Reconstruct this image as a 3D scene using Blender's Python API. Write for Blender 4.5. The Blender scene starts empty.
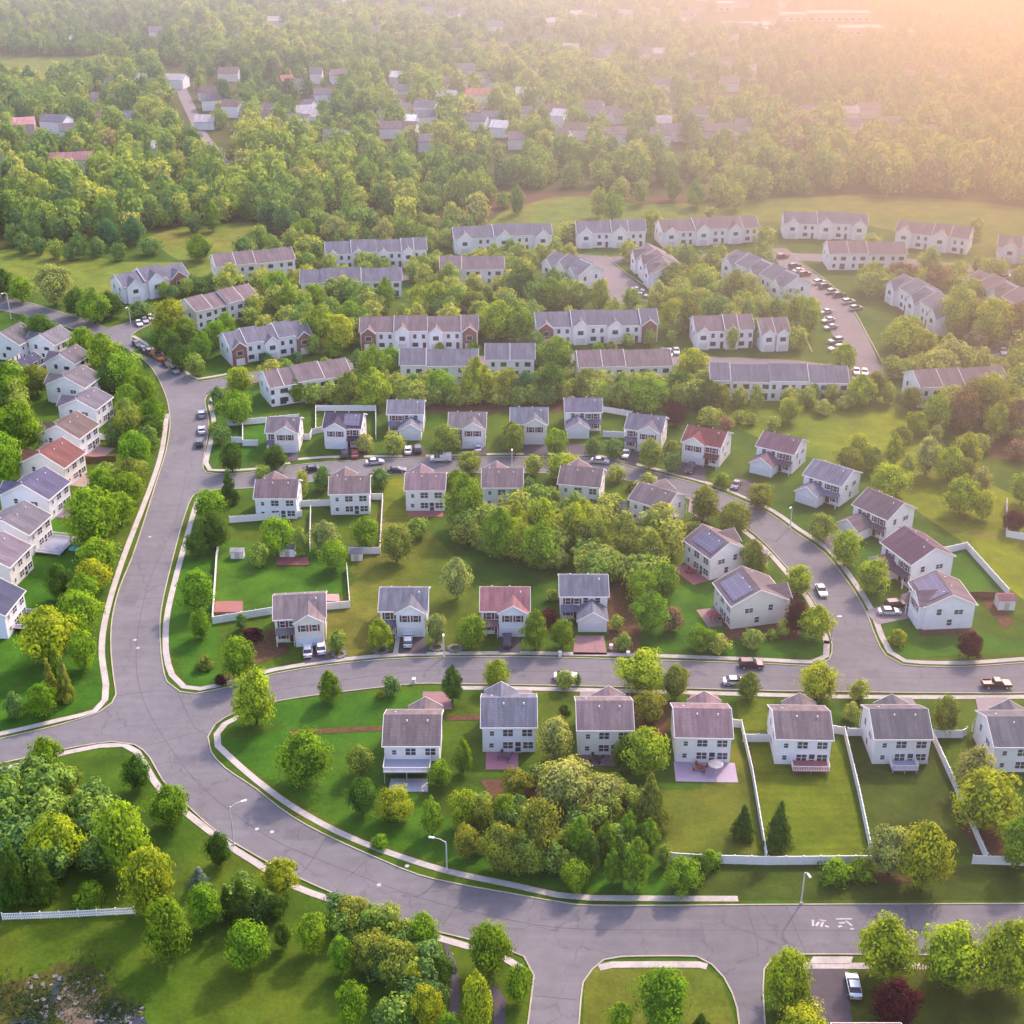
import bpy, math, random
import numpy as np
from mathutils import Vector, Matrix
from mathutils.geometry import tessellate_polygon
R = math.radians
random.seed(11)
rng = np.random.default_rng(11)
scene = bpy.context.scene
col = scene.collection

# ------------------------------------------------------------------ camera
FPX, TH, HC = 1400.0, R(27.0), 148.0
cam_d = bpy.data.cameras.new('camera')
cam = bpy.data.objects.new('camera', cam_d)
col.objects.link(cam)
cam.location = (0, 0, HC)
cam.rotation_euler = (R(90) - TH, 0, 0)
cam_d.sensor_width = 36.0
cam_d.lens = FPX / 1024 * 36.0
cam_d.clip_start = 1.0
cam_d.clip_end = 20000
scene.camera = cam
CT, ST = math.cos(TH), math.sin(TH)

def G(x, y):
    """survey sheet: where a ground point noted on the aerial photograph lies, in metres"""
    a = (x - 512) / FPX
    b = (512 - y) / FPX
    dy = CT + b * ST
    dz = -ST + b * CT
    t = HC / -dz
    return Vector((a * t, dy * t, 0))

def S(y):
    """pixels per metre across, on the ground at image row y"""
    g = G(512, y)
    return FPX / (g.y * CT + HC * ST)

# ------------------------------------------------------------------ materials
def new_mat(name):
    m = bpy.data.materials.new(name)
    m.use_nodes = True
    nt = m.node_tree
    for n in list(nt.nodes):
        nt.nodes.remove(n)
    return m, nt

def N(nt, t, **kw):
    n = nt.nodes.new(t)
    for k, v in kw.items():
        setattr(n, k, v)
    return n

def L(nt, a, b):
    nt.links.new(a, b)

def ramp(nt, fac, stops):
    r = N(nt, 'ShaderNodeValToRGB')
    el = r.color_ramp.elements
    while len(el) < len(stops):
        el.new(0.5)
    for e, (p, c) in zip(el, stops):
        e.position = p
        e.color = (*c, 1) if len(c) == 3 else c
    L(nt, fac, r.inputs[0])
    return r.outputs[0]

def mix(nt, fac, a, b, mode='MIX'):
    n = N(nt, 'ShaderNodeMix', data_type='RGBA', blend_type=mode)
    n.clamp_factor = True
    for s, v in ((n.inputs[0], fac), (n.inputs[6], a), (n.inputs[7], b)):
        if isinstance(v, bpy.types.NodeSocket):
            L(nt, v, s)
        elif isinstance(v, (int, float)):
            s.default_value = v
        else:
            s.default_value = (*v, 1)
    return n.outputs[2]

def noise(nt, scale, detail=3.0, vec=None, rough=0.55, dist=0.0):
    n = N(nt, 'ShaderNodeTexNoise')
    n.inputs['Scale'].default_value = scale
    n.inputs['Detail'].default_value = detail
    n.inputs['Roughness'].default_value = rough
    n.inputs['Distortion'].default_value = dist
    if vec is not None:
        L(nt, vec, n.inputs['Vector'])
    return n.outputs['Fac']

def mapping(nt, vec, scale=(1, 1, 1), rot=(0, 0, 0)):
    m = N(nt, 'ShaderNodeMapping')
    m.inputs['Scale'].default_value = scale
    m.inputs['Rotation'].default_value = rot
    L(nt, vec, m.inputs['Vector'])
    return m.outputs[0]

def principled(nt, color, rough=0.8, spec=0.3, metallic=0.0, bump=None, bstr=0.3, bdist=0.05):
    p = N(nt, 'ShaderNodeBsdfPrincipled')
    o = N(nt, 'ShaderNodeOutputMaterial')
    if isinstance(color, bpy.types.NodeSocket):
        L(nt, color, p.inputs['Base Color'])
    else:
        p.inputs['Base Color'].default_value = (*color, 1)
    if isinstance(rough, bpy.types.NodeSocket):
        L(nt, rough, p.inputs['Roughness'])
    else:
        p.inputs['Roughness'].default_value = rough
    p.inputs['Specular IOR Level'].default_value = spec
    p.inputs['Metallic'].default_value = metallic
    if bump is not None:
        b = N(nt, 'ShaderNodeBump')
        b.inputs['Strength'].default_value = bstr
        b.inputs['Distance'].default_value = bdist
        L(nt, bump, b.inputs['Height'])
        L(nt, b.outputs[0], p.inputs['Normal'])
    L(nt, p.outputs[0], o.inputs[0])
    return p

def geo(nt):
    return N(nt, 'ShaderNodeNewGeometry').outputs['Position']

def grass_mat(name, c1, c2, c3, stripes=None, bare=None):
    m, nt = new_mat(name)
    P = geo(nt)
    big = noise(nt, 0.022, 4, P, 0.6, 0.6)
    mid = noise(nt, 0.16, 5, P, 0.65)
    fine = noise(nt, 1.6, 4, P, 0.7)
    c = ramp(nt, big, [(0.32, c1), (0.5, c2), (0.68, c3)])
    c = mix(nt, 0.75, c, ramp(nt, mid, [(0.3, (0.42, 0.46, 0.40)), (0.7, (1.40, 1.28, 1.15))]), 'MULTIPLY')
    c = mix(nt, 0.8, c, ramp(nt, fine, [(0.25, (0.62, 0.62, 0.6)), (0.75, (1.28, 1.28, 1.2))]), 'MULTIPLY')
    sp = noise(nt, 0.32, 5, mapping(nt, P, (1, 1.2, 1), (0, 0, .5)), 0.75, 1.5)
    c = mix(nt, ramp(nt, sp, [(0.60, (0, 0, 0)), (0.74, (.55, .55, .55))]), c, (0.12, 0.11, 0.035))
    if bare:
        b = noise(nt, 0.07, 5, mapping(nt, P, (1, 1.6, 1)), 0.65, 1.0)
        c = mix(nt, ramp(nt, b, [(bare[0], (0, 0, 0)), (bare[0] + 0.1, (1, 1, 1))]), c, bare[1])
    if stripes:
        w = N(nt, 'ShaderNodeTexWave')
        w.wave_type = 'BANDS'
        w.bands_direction = 'Y'
        w.inputs['Scale'].default_value = stripes
        w.inputs['Distortion'].default_value = 1.2
        L(nt, P, w.inputs['Vector'])
        c = mix(nt, 0.5, c, ramp(nt, w.outputs['Fac'], [(0.3, (0.86, 0.87, 0.85)), (0.7, (1.07, 1.06, 1.0))]), 'MULTIPLY')
    principled(nt, c, 0.95, 0.1, bump=fine, bstr=0.6, bdist=0.12)
    return m

def plain_mat(name, c, rough=0.8, spec=0.3, metallic=0.0, var=0.25, scale=1.2, fine=6.0):
    m, nt = new_mat(name)
    P = geo(nt)
    a = noise(nt, scale, 5, P, 0.6)
    b = noise(nt, fine, 3, P, 0.6)
    cc = mix(nt, 1.0, c, ramp(nt, a, [(0.25, (1 - var,) * 3), (0.75, (1 + var,) * 3)]), 'MULTIPLY')
    cc = mix(nt, 0.7, cc, ramp(nt, b, [(0.25, (1 - var,) * 3), (0.75, (1 + var,) * 3)]), 'MULTIPLY')
    principled(nt, cc, rough, spec, metallic, bump=b, bstr=0.2, bdist=0.03)
    return m

def obj_col(nt):
    return N(nt, 'ShaderNodeObjectInfo').outputs['Color']

def asphalt_mat(name, c1, c2):
    m, nt = new_mat(name)
    P = geo(nt)
    big = noise(nt, 0.05, 5, P, 0.6, 0.8)
    mid = noise(nt, 0.45, 5, P, 0.7)
    fine = noise(nt, 5.0, 3, P, 0.7)
    streak = noise(nt, 0.5, 3, mapping(nt, P, (0.12, 1.4, 1)), 0.6)
    c = ramp(nt, big, [(0.3, c1), (0.7, c2)])
    c = mix(nt, 0.8, c, ramp(nt, mid, [(0.25, (0.82,) * 3), (0.75, (1.18,) * 3)]), 'MULTIPLY')
    c = mix(nt, 0.5, c, ramp(nt, streak, [(0.3, (0.84,) * 3), (0.7, (1.14,) * 3)]), 'MULTIPLY')
    c = mix(nt, 0.8, c, ramp(nt, fine, [(0.3, (0.86,) * 3), (0.7, (1.14,) * 3)]), 'MULTIPLY')
    v = N(nt, 'ShaderNodeTexVoronoi', feature='DISTANCE_TO_EDGE')
    v.inputs['Scale'].default_value = 0.085
    wob = N(nt, 'ShaderNodeTexNoise'); wob.inputs['Scale'].default_value = 0.3
    L(nt, P, wob.inputs['Vector'])
    vv = N(nt, 'ShaderNodeVectorMath', operation='MULTIPLY_ADD')
    L(nt, wob.outputs['Color'], vv.inputs[0]); vv.inputs[1].default_value = (4, 4, 0); L(nt, P, vv.inputs[2])
    L(nt, vv.outputs[0], v.inputs['Vector'])
    crack = ramp(nt, v.outputs['Distance'], [(0.0, (0.62,) * 3), (0.009, (1,) * 3)])
    c = mix(nt, 0.75, c, crack, 'MULTIPLY')
    principled(nt, c, 0.85, 0.25, bump=fine, bstr=0.15, bdist=0.02)
    return m

def shingle_mat():
    m, nt = new_mat('roof_shingles')
    tc = N(nt, 'ShaderNodeTexCoord').outputs['Object']
    streak = noise(nt, 1.0, 4, mapping(nt, tc, (1.5, 0.18, 0.18)), 0.65)
    spots = noise(nt, 4.0, 3, tc, 0.7)
    big = noise(nt, 0.35, 3, tc, 0.5)
    w = N(nt, 'ShaderNodeTexWave'); w.wave_type = 'BANDS'; w.bands_direction = 'Z'
    w.inputs['Scale'].default_value = 1.6; w.inputs['Distortion'].default_value = 0.6
    L(nt, tc, w.inputs['Vector'])
    c = mix(nt, 1.0, obj_col(nt), ramp(nt, streak, [(0.25, (0.62, 0.62, 0.64)), (0.75, (1.38, 1.36, 1.34))]), 'MULTIPLY')
    c = mix(nt, 0.8, c, ramp(nt, spots, [(0.3, (0.75,) * 3), (0.7, (1.25,) * 3)]), 'MULTIPLY')
    c = mix(nt, 0.5, c, ramp(nt, w.outputs['Fac'], [(0.2, (0.82,) * 3), (0.8, (1.12,) * 3)]), 'MULTIPLY')
    c = mix(nt, 0.6, c, ramp(nt, big, [(0.3, (0.85,) * 3), (0.7, (1.15,) * 3)]), 'MULTIPLY')
    principled(nt, c, 0.9, 0.2, bump=w.outputs['Fac'], bstr=0.3, bdist=0.03)
    return m

def siding_mat():
    m, nt = new_mat('vinyl_siding')
    tc = N(nt, 'ShaderNodeTexCoord').outputs['Object']
    w = N(nt, 'ShaderNodeTexWave'); w.wave_type = 'BANDS'; w.bands_direction = 'Z'; w.wave_profile = 'SAW'
    w.inputs['Scale'].default_value = 1.5
    L(nt, tc, w.inputs['Vector'])
    d = noise(nt, 0.6, 4, tc, 0.6)
    c = mix(nt, 1.0, obj_col(nt), ramp(nt, w.outputs['Fac'], [(0.0, (0.8,) * 3), (0.25, (1,) * 3)]), 'MULTIPLY')
    c = mix(nt, 0.7, c, ramp(nt, d, [(0.25, (0.86, 0.85, 0.83)), (0.75, (1.04,) * 3)]), 'MULTIPLY')
    principled(nt, c, 0.6, 0.3)
    return m

def leaf_mat():
    m, nt = new_mat('leaves')
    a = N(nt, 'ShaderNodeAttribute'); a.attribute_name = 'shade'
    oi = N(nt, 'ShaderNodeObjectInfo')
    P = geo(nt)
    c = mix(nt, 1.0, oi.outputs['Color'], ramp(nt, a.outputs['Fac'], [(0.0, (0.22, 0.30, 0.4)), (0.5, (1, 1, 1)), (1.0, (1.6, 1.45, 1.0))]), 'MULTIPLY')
    c = mix(nt, 0.5, c, ramp(nt, noise(nt, 0.5, 3, P, 0.6), [(0.3, (0.7, 0.75, 0.8)), (0.7, (1.3, 1.2, 1.0))]), 'MULTIPLY')
    d = N(nt, 'ShaderNodeBsdfDiffuse'); t = N(nt, 'ShaderNodeBsdfTranslucent'); s = N(nt, 'ShaderNodeMixShader')
    L(nt, c, d.inputs[0])
    L(nt, mix(nt, 1.0, c, (1.25, 1.15, 0.5), 'MULTIPLY'), t.inputs[0])
    s.inputs[0].default_value = 0.38
    L(nt, d.outputs[0], s.inputs[1]); L(nt, t.outputs[0], s.inputs[2])
    o = N(nt, 'ShaderNodeOutputMaterial'); L(nt, s.outputs[0], o.inputs[0])
    return m

def woods_mat():
    m, nt = new_mat('woodland_leaves')
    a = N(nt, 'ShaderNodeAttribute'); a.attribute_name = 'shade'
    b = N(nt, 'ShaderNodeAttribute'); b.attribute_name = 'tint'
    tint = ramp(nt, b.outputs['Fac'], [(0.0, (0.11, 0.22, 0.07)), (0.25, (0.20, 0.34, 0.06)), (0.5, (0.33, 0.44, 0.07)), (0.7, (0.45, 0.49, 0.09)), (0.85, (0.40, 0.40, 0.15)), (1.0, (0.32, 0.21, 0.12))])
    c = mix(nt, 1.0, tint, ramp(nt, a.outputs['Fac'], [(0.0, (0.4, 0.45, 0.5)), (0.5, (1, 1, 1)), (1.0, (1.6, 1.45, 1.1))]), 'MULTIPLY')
    d = N(nt, 'ShaderNodeBsdfDiffuse'); t = N(nt, 'ShaderNodeBsdfTranslucent'); s = N(nt, 'ShaderNodeMixShader')
    L(nt, c, d.inputs[0]); L(nt, mix(nt, 1.0, c, (1.2, 1.1, 0.5), 'MULTIPLY'), t.inputs[0])
    s.inputs[0].default_value = 0.3
    L(nt, d.outputs[0], s.inputs[1]); L(nt, t.outputs[0], s.inputs[2])
    o = N(nt, 'ShaderNodeOutputMaterial'); L(nt, s.outputs[0], o.inputs[0])
    return m

def objpaint_mat(name, rough, spec, metallic=0.0, coat=0.0):
    m, nt = new_mat(name)
    tc = N(nt, 'ShaderNodeTexCoord').outputs['Object']
    c = mix(nt, 0.6, obj_col(nt), ramp(nt, noise(nt, 1.3, 3, tc), [(0.3, (0.88,) * 3), (0.7, (1.08,) * 3)]), 'MULTIPLY')
    p = principled(nt, c, rough, spec, metallic)
    p.inputs['Coat Weight'].default_value = coat
    return m

M = {}
M['ground'] = grass_mat('grass_ground', (0.034, 0.092, 0.006), (0.052, 0.108, 0.007), (0.080, 0.115, 0.009), bare=(0.66, (0.10, 0.085, 0.035)))
M['lawn_g'] = grass_mat('lawn_green', (0.028, 0.105, 0.006), (0.040, 0.125, 0.007), (0.060, 0.135, 0.010))
M['lawn_y'] = grass_mat('lawn_olive', (0.080, 0.130, 0.007), (0.105, 0.150, 0.008), (0.140, 0.155, 0.012), stripes=0.16)
M['lawn_o'] = grass_mat('green_grass', (0.10, 0.165, 0.007), (0.15, 0.20, 0.008), (0.20, 0.21, 0.014), bare=(0.62, (0.17, 0.13, 0.05)))
M['lawn_d'] = grass_mat('lawn_dark', (0.034, 0.068, 0.008), (0.046, 0.078, 0.010), (0.062, 0.082, 0.012))
M['lawn_t'] = grass_mat('lawn_tan', (0.070, 0.115, 0.010), (0.105, 0.130, 0.016), (0.135, 0.130, 0.028), bare=(0.63, (0.14, 0.11, 0.05)))
M['meadow'] = grass_mat('meadow_grass', (0.085, 0.16, 0.02), (0.125, 0.17, 0.02), (0.17, 0.165, 0.03))
M['floor'] = grass_mat('woodland_floor', (0.05, 0.06, 0.014), (0.06, 0.075, 0.014), (0.09, 0.075, 0.025))
M['mulch'] = plain_mat('bark_mulch', (0.10, 0.055, 0.030), 0.95, 0.1, var=0.4, fine=3)
M['road'] = asphalt_mat('asphalt_road', (0.118, 0.115, 0.127), (0.158, 0.153, 0.168))
M['patch'] = asphalt_mat('asphalt_patch', (0.105, 0.102, 0.118), (0.135, 0.130, 0.150))
M['road2'] = asphalt_mat('asphalt_lane', (0.15, 0.132, 0.145), (0.19, 0.165, 0.18))
M['drive'] = asphalt_mat('driveway_dark', (0.06, 0.05, 0.062), (0.085, 0.072, 0.085))
M['drive_p'] = asphalt_mat('driveway_pale', (0.2, 0.175, 0.18), (0.26, 0.22, 0.23))
M['drive_r'] = asphalt_mat('driveway_pink', (0.22, 0.12, 0.13), (0.28, 0.16, 0.17))
M['walk'] = plain_mat('sidewalk_concrete', (0.38, 0.35, 0.33), 0.9, 0.2, var=0.22, scale=0.35, fine=2.0)
M['kerb'] = plain_mat('kerb_concrete', (0.36, 0.33, 0.25), 0.9, 0.2, var=0.25, scale=0.4)
M['tar'] = plain_mat('tar_seam', (0.075, 0.07, 0.078), 0.7, 0.3)
M['paint'] = plain_mat('road_paint', (0.38, 0.37, 0.38), 0.8, 0.2, var=0.35, fine=9)
M['white'] = plain_mat('white_vinyl', (0.80, 0.79, 0.78), 0.5, 0.4, var=0.07)
M['trim'] = plain_mat('white_trim', (0.78, 0.76, 0.75), 0.6, 0.3, var=0.06)
M['wood'] = plain_mat('weathered_wood', (0.15, 0.075, 0.05), 0.85, 0.2, var=0.3)
M['bark'] = plain_mat('bark', (0.075, 0.055, 0.04), 0.95, 0.1, var=0.3)
M['metal'] = plain_mat('galvanised_metal', (0.62, 0.62, 0.63), 0.45, 0.5, 0.3, var=0.1)
M['brick'] = plain_mat('red_brick', (0.27, 0.12, 0.095), 0.9, 0.2, var=0.3, scale=0.6, fine=3)
M['stone'] = plain_mat('pond_stone', (0.17, 0.16, 0.16), 0.9, 0.2, var=0.4)
M['dirt'] = plain_mat('bare_dirt', (0.12, 0.095, 0.07), 0.95, 0.1, var=0.4, scale=0.5, fine=2)
M['rubber'] = plain_mat('tyre_rubber', (0.02, 0.02, 0.02), 0.9, 0.2)
M['red'] = plain_mat('red_lamp', (0.4, 0.02, 0.02), 0.4, 0.5)
M['shingle'] = shingle_mat()
M['siding'] = siding_mat()
M['leaf'] = leaf_mat()
M['woods'] = woods_mat()
M['paintc'] = objpaint_mat('car_paint', 0.3, 0.5, 0.15, 0.6)
M['flat'] = objpaint_mat('painted_surface', 0.75, 0.25)
def glass_mat():
    m, nt = new_mat('window_glass')
    tc = N(nt, 'ShaderNodeTexCoord').outputs['Object']
    c = ramp(nt, noise(nt, 1.7, 2, geo(nt)), [(0.3, (0.015, 0.018, 0.03)), (0.7, (0.08, 0.075, 0.095))])
    principled(nt, c, 0.12, 0.6)
    return m
M['glass'] = glass_mat()
def water_mat():
    m, nt = new_mat('pond_water')
    principled(nt, (0.012, 0.02, 0.025), 0.08, 0.5, bump=noise(nt, 2.5, 3, geo(nt)), bstr=0.2, bdist=0.05)
    return m
M['water'] = water_mat()
def solar_mat():
    m, nt = new_mat('solar_cells')
    tc = N(nt, 'ShaderNodeTexCoord').outputs['Object']
    b = N(nt, 'ShaderNodeTexBrick')
    b.offset = 0.0
    b.inputs['Color1'].default_value = (0.10, 0.095, 0.15, 1); b.inputs['Color2'].default_value = (0.12, 0.11, 0.17, 1)
    b.inputs['Mortar'].default_value = (0.22, 0.21, 0.27, 1); b.inputs['Scale'].default_value = 1.0
    b.inputs['Brick Width'].default_value = 1.0; b.inputs['Row Height'].default_value = 1.5; b.inputs['Mortar Size'].default_value = 0.04
    L(nt, tc, b.inputs['Vector'])
    principled(nt, b.outputs[0], 0.25, 0.5)
    return m
M['solar'] = solar_mat()

# ------------------------------------------------------------------ mesh building
class MB:
    def __init__(s):
        s.v = []; s.f = []; s.m = []
    def add(s, vs, fs, mi=0):
        o = len(s.v)
        s.v += [tuple(v) for v in vs]
        s.f += [tuple(i + o for i in f) for f in fs]
        s.m += [mi] * len(fs)
        return s
    def box(s, x0, x1, y0, y1, z0, z1, mi=0, M4=None):
        vs = [Vector(p) for p in ((x0, y0, z0), (x1, y0, z0), (x1, y1, z0), (x0, y1, z0), (x0, y0, z1), (x1, y0, z1), (x1, y1, z1), (x0, y1, z1))]
        if M4 is not None:
            vs = [M4 @ v for v in vs]
        return s.add(vs, [(3, 2, 1, 0), (4, 5, 6, 7), (0, 1, 5, 4), (1, 2, 6, 5), (2, 3, 7, 6), (3, 0, 4, 7)], mi)
    def prism(s, prof, a0, a1, axis='x', mi=0):
        """extrude a closed 2-D profile (u,z) along x or y"""
        n = len(prof)
        mk = (lambda a, u, z: (a, u, z)) if axis == 'x' else (lambda a, u, z: (u, a, z))
        vs = [mk(a0, u, z) for u, z in prof] + [mk(a1, u, z) for u, z in prof]
        fs = [tuple(range(n))[::-1], tuple(range(n, 2 * n))] + [(i, (i + 1) % n, n + (i + 1) % n, n + i) for i in range(n)]
        return s.add(vs, fs, mi)
    def tube(s, pts, rads, n=8, mi=0):
        pts = [Vector(p) for p in pts]
        rings = []
        for i, p in enumerate(pts):
            d = (pts[min(i + 1, len(pts) - 1)] - pts[max(i - 1, 0)]).normalized()
            u = d.cross(Vector((0, 1, 0.01))).normalized() if abs(d.y) < 0.9 else d.cross(Vector((1, 0, 0))).normalized()
            w = d.cross(u)
            r = rads[i] if hasattr(rads, '__len__') else rads
            rings.append([p + u * (r * math.cos(2 * math.pi * k / n)) + w * (r * math.sin(2 * math.pi * k / n)) for k in range(n)])
        vs = [v for r_ in rings for v in r_]
        fs = []
        for i in range(len(pts) - 1):
            for k in range(n):
                fs.append((i * n + k, i * n + (k + 1) % n, (i + 1) * n + (k + 1) % n, (i + 1) * n + k))
        fs.append(tuple(range(n))[::-1]); fs.append(tuple(range((len(pts) - 1) * n, len(pts) * n)))
        return s.add(vs, fs, mi)
    def mesh(s, name, mats):
        me = bpy.data.meshes.new(name)
        me.from_pydata(s.v, [], s.f)
        for m in (mats if isinstance(mats, (list, tuple)) else [mats]):
            me.materials.append(m)
        if len(me.materials) > 1:
            me.polygons.foreach_set('material_index', s.m)
        me.update()
        return me

def link(name, me, parent=None, color=None):
    o = bpy.data.objects.new(name, me)
    col.objects.link(o)
    if parent is not None:
        o.parent = parent
    if color is not None:
        o.color = (*color, 1)
    return o

def obj(name, mb, mats, parent=None, color=None):
    return link(name, mb.mesh(name, mats), parent, color)

def tag(o, label=None, cat=None, group=None, kind=None):
    if label: o['label'] = label
    if cat: o['category'] = cat
    if group: o['group'] = group
    if kind: o['kind'] = kind
    return o

def thing(name, label, cat, loc=(0, 0, 0), rz=0.0, group=None, scale=None):
    o = link(name, None)
    o.location = loc
    o.rotation_euler = (0, 0, rz)
    if scale: o.scale = scale
    return tag(o, label, cat, group)

def struct(name, mb, mat, label=None):
    o = obj(name, mb, mat)
    o['kind'] = 'structure'
    if label: o['label'] = label
    return o

def smooth_line(pts, step=3.0, closed=False):
    """Catmull-Rom through world points, resampled"""
    P = [Vector(p) for p in pts]
    n = len(P)
    out = []
    rng_ = range(n if closed else n - 1)
    for i in rng_:
        p0 = P[(i - 1) % n] if (closed or i > 0) else P[0]
        p1 = P[i]; p2 = P[(i + 1) % n]
        p3 = P[(i + 2) % n] if (closed or i + 2 < n) else P[-1]
        k = max(1, int((p2 - p1).length / step))
        k = min(k, 14)
        for j in range(k):
            t = j / k
            # centripetal-ish: limit tangents to the segment length
            m1 = (p2 - p0) * 0.5; m2 = (p3 - p1) * 0.5
            sl = (p2 - p1).length
            if m1.length > sl: m1 = m1 * (sl / m1.length)
            if m2.length > sl: m2 = m2 * (sl / m2.length)
            t2, t3 = t * t, t * t * t
            out.append(p1 * (2 * t3 - 3 * t2 + 1) + m1 * (t3 - 2 * t2 + t) + p2 * (3 * t2 - 2 * t3) + m2 * (t3 - t2))
    if not closed:
        out.append(P[-1])
    return out

def wl(px, closed=False, step=3.0):
    return smooth_line([G(*p) for p in px], step, closed)

def ribbon(mb, pts, w, z0, z1, closed=False, off=0.0, mi=0):
    n = len(pts)
    l, r = [], []
    for i, p in enumerate(pts):
        a = pts[(i - 1) % n] if (closed or i > 0) else pts[i]
        b = pts[(i + 1) % n] if (closed or i < n - 1) else pts[i]
        d = (b - a); d.z = 0
        d = d.normalized() if d.length > 1e-6 else Vector((1, 0, 0))
        nn = Vector((-d.y, d.x, 0))
        l.append(p + nn * (w / 2 + off)); r.append(p + nn * (-w / 2 + off))
    vs = []
    for a, b in zip(l, r):
        vs += [(a.x, a.y, z0), (b.x, b.y, z0), (b.x, b.y, z1), (a.x, a.y, z1)]
    fs = []
    m = n if closed else n - 1
    for i in range(m):
        A = 4 * i; B = 4 * ((i + 1) % n)
        fs += [(A + 3, A + 2, B + 2, B + 3), (A, A + 3, B + 3, B), (A + 1, B + 1, B + 2, A + 2)]
    if not closed:
        fs += [(0, 1, 2, 3), (4 * n - 4, 4 * n - 1, 4 * n - 2, 4 * n - 3)]
    mb.add(vs, fs, mi)
    return mb

def poly(mb, rings, z):
    rings = [[Vector((p.x, p.y, 0)) for p in r_] for r_ in rings]
    tris = tessellate_polygon(rings)
    flat = [p for r_ in rings for p in r_]
    fs = []
    for t in tris:
        a, b, c = (flat[i] for i in t)
        fs.append(tuple(t) if (b - a).cross(c - a).z > 0 else tuple(t)[::-1])
    mb.add([(p.x, p.y, z) for p in flat], fs)
    return mb

def area(name, px, mat, z, smooth=False, label=None):
    pts = wl(px, True) if smooth else [G(*p) for p in px]
    return struct(name, poly(MB(), [pts], z), mat, label)
SKY_STR, SUN_STR, SUN_ANG, EL = 0.48, 5.0, 2.2, 41
SKY_TINT = (1.20, 1.02, 1.05)
HZ = dict(e0=-110, e1=330, ey=0.0, n0=200, n1=1050, nmin=0.03, dn=1/1000, de=1/500, c0=(1.0, .93, .89), c1=(1.0, .60, .28), g=.68)
# ------------------------------------------------------------------ ground
g = MB()
g.add([(-5000, -600, 0), (5000, -600, 0), (5000, 9000, 0), (-5000, 9000, 0)], [(0, 1, 2, 3)])
struct('ground', g, M['ground'])
# woodland floor beyond the last houses, with the far meadows on top
area('woodland_ground', [(-900, 236), (-300, 236), (0, 250), (150, 232), (250, 246), (330, 240), (480, 224), (560, 222), (700, 215), (900, 215), (1024, 226), (1400, 226), (2600, -100), (512, -130), (-1500, -100)], M['floor'], 0.02)

# ------------------------------------------------------------------ roads
W1 = [(-60, 300), (0, 310), (50, 322), (90, 335), (120, 346), (137, 355), (150, 366), (160, 382), (167, 400), (170, 418), (169, 435), (165, 455), (157, 480), (147, 512), (133, 555), (119, 590), (112, 620), (111, 650), (114, 680), (116, 695), (112, 703), (100, 712), (60, 725), (0, 739), (-60, 752)]
W2 = [(-60, 778), (0, 764), (67, 749), (112, 742), (135, 745), (150, 758), (163, 781), (195, 813), (217, 832), (256, 856), (298, 878), (348, 900), (376, 913), (441, 933), (470, 940), (500, 947), (524, 957), (534, 976), (531, 1000), (528, 1024), (520, 1090)]
E1a = [(-60, 282), (0, 296), (30, 303), (60, 312), (95, 322), (107, 328), (130, 322), (157, 314), (200, 303)]
E1b = [(200, 312), (160, 322), (137, 331), (131, 339), (145, 348), (160, 357), (178, 370), (190, 379), (198, 382), (227, 377), (262, 371)]
E2 = [(262, 382), (230, 387), (212, 392), (205, 400), (209, 425), (203, 465), (207, 473), (230, 474), (256, 472), (290, 466), (330, 462), (400, 459), (512, 457), (590, 458), (614, 462), (667, 476), (697, 484), (727, 495), (768, 513), (793, 531), (824, 553), (849, 584), (866, 612), (876, 638), (886, 656), (903, 665), (960, 667), (1024, 663), (1120, 656)]
E3 = [(195, 494), (185, 515), (172, 562), (161, 612), (161, 652), (167, 682), (180, 692), (195, 694), (237, 685), (275, 674), (331, 665), (396, 659), (512, 657), (640, 660), (768, 664), (815, 666), (829, 660), (832, 645), (825, 622), (811, 597), (788, 569), (768, 547), (749, 530), (720, 511), (680, 496), (640, 484), (600, 476), (520, 473), (420, 474), (340, 478), (300, 484), (256, 488), (215, 490)]
E4 = [(1120, 688), (1024, 693), (920, 693), (840, 692), (768, 691), (660, 688), (512, 685), (445, 684), (416, 684), (343, 692), (280, 701), (237, 712), (215, 725), (208, 737), (211, 752), (225, 768), (256, 789), (281, 809), (306, 825), (338, 841), (381, 860), (418, 875), (456, 884), (512, 894), (545, 900), (577, 905), (640, 906), (768, 905), (1024, 904), (1120, 904)]
E5 = [(574, 1090), (579, 1024), (583, 983), (592, 970), (604, 960), (622, 957), (697, 957), (712, 965), (724, 978), (732, 993), (737, 1008), (739, 1024), (742, 1090)]
E6 = [(772, 1090), (765, 1024), (763, 990), (764, 970), (772, 959), (785, 955), (900, 955), (1120, 957)]
lines = {k: wl(v, k == 'E3', 2.5) for k, v in dict(W1=W1, W2=W2, E1a=E1a, E1b=E1b, E2=E2, E3=E3, E4=E4, E5=E5, E6=E6).items()}
outer = lines['W1'] + lines['W2'] + lines['E5'] + lines['E6'] + lines['E4'][::-1] + lines['E2'][::-1] + lines['E1b'][::-1] + lines['E1a'][::-1]
struct('road', poly(MB(), [outer, lines['E3']], 0.03), M['road'])
k = MB()
for nm, ln in lines.items():
    ribbon(k, ln, 0.22, 0.0, 0.15, nm == 'E3')
struct('kerb', k, M['kerb'])
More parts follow.
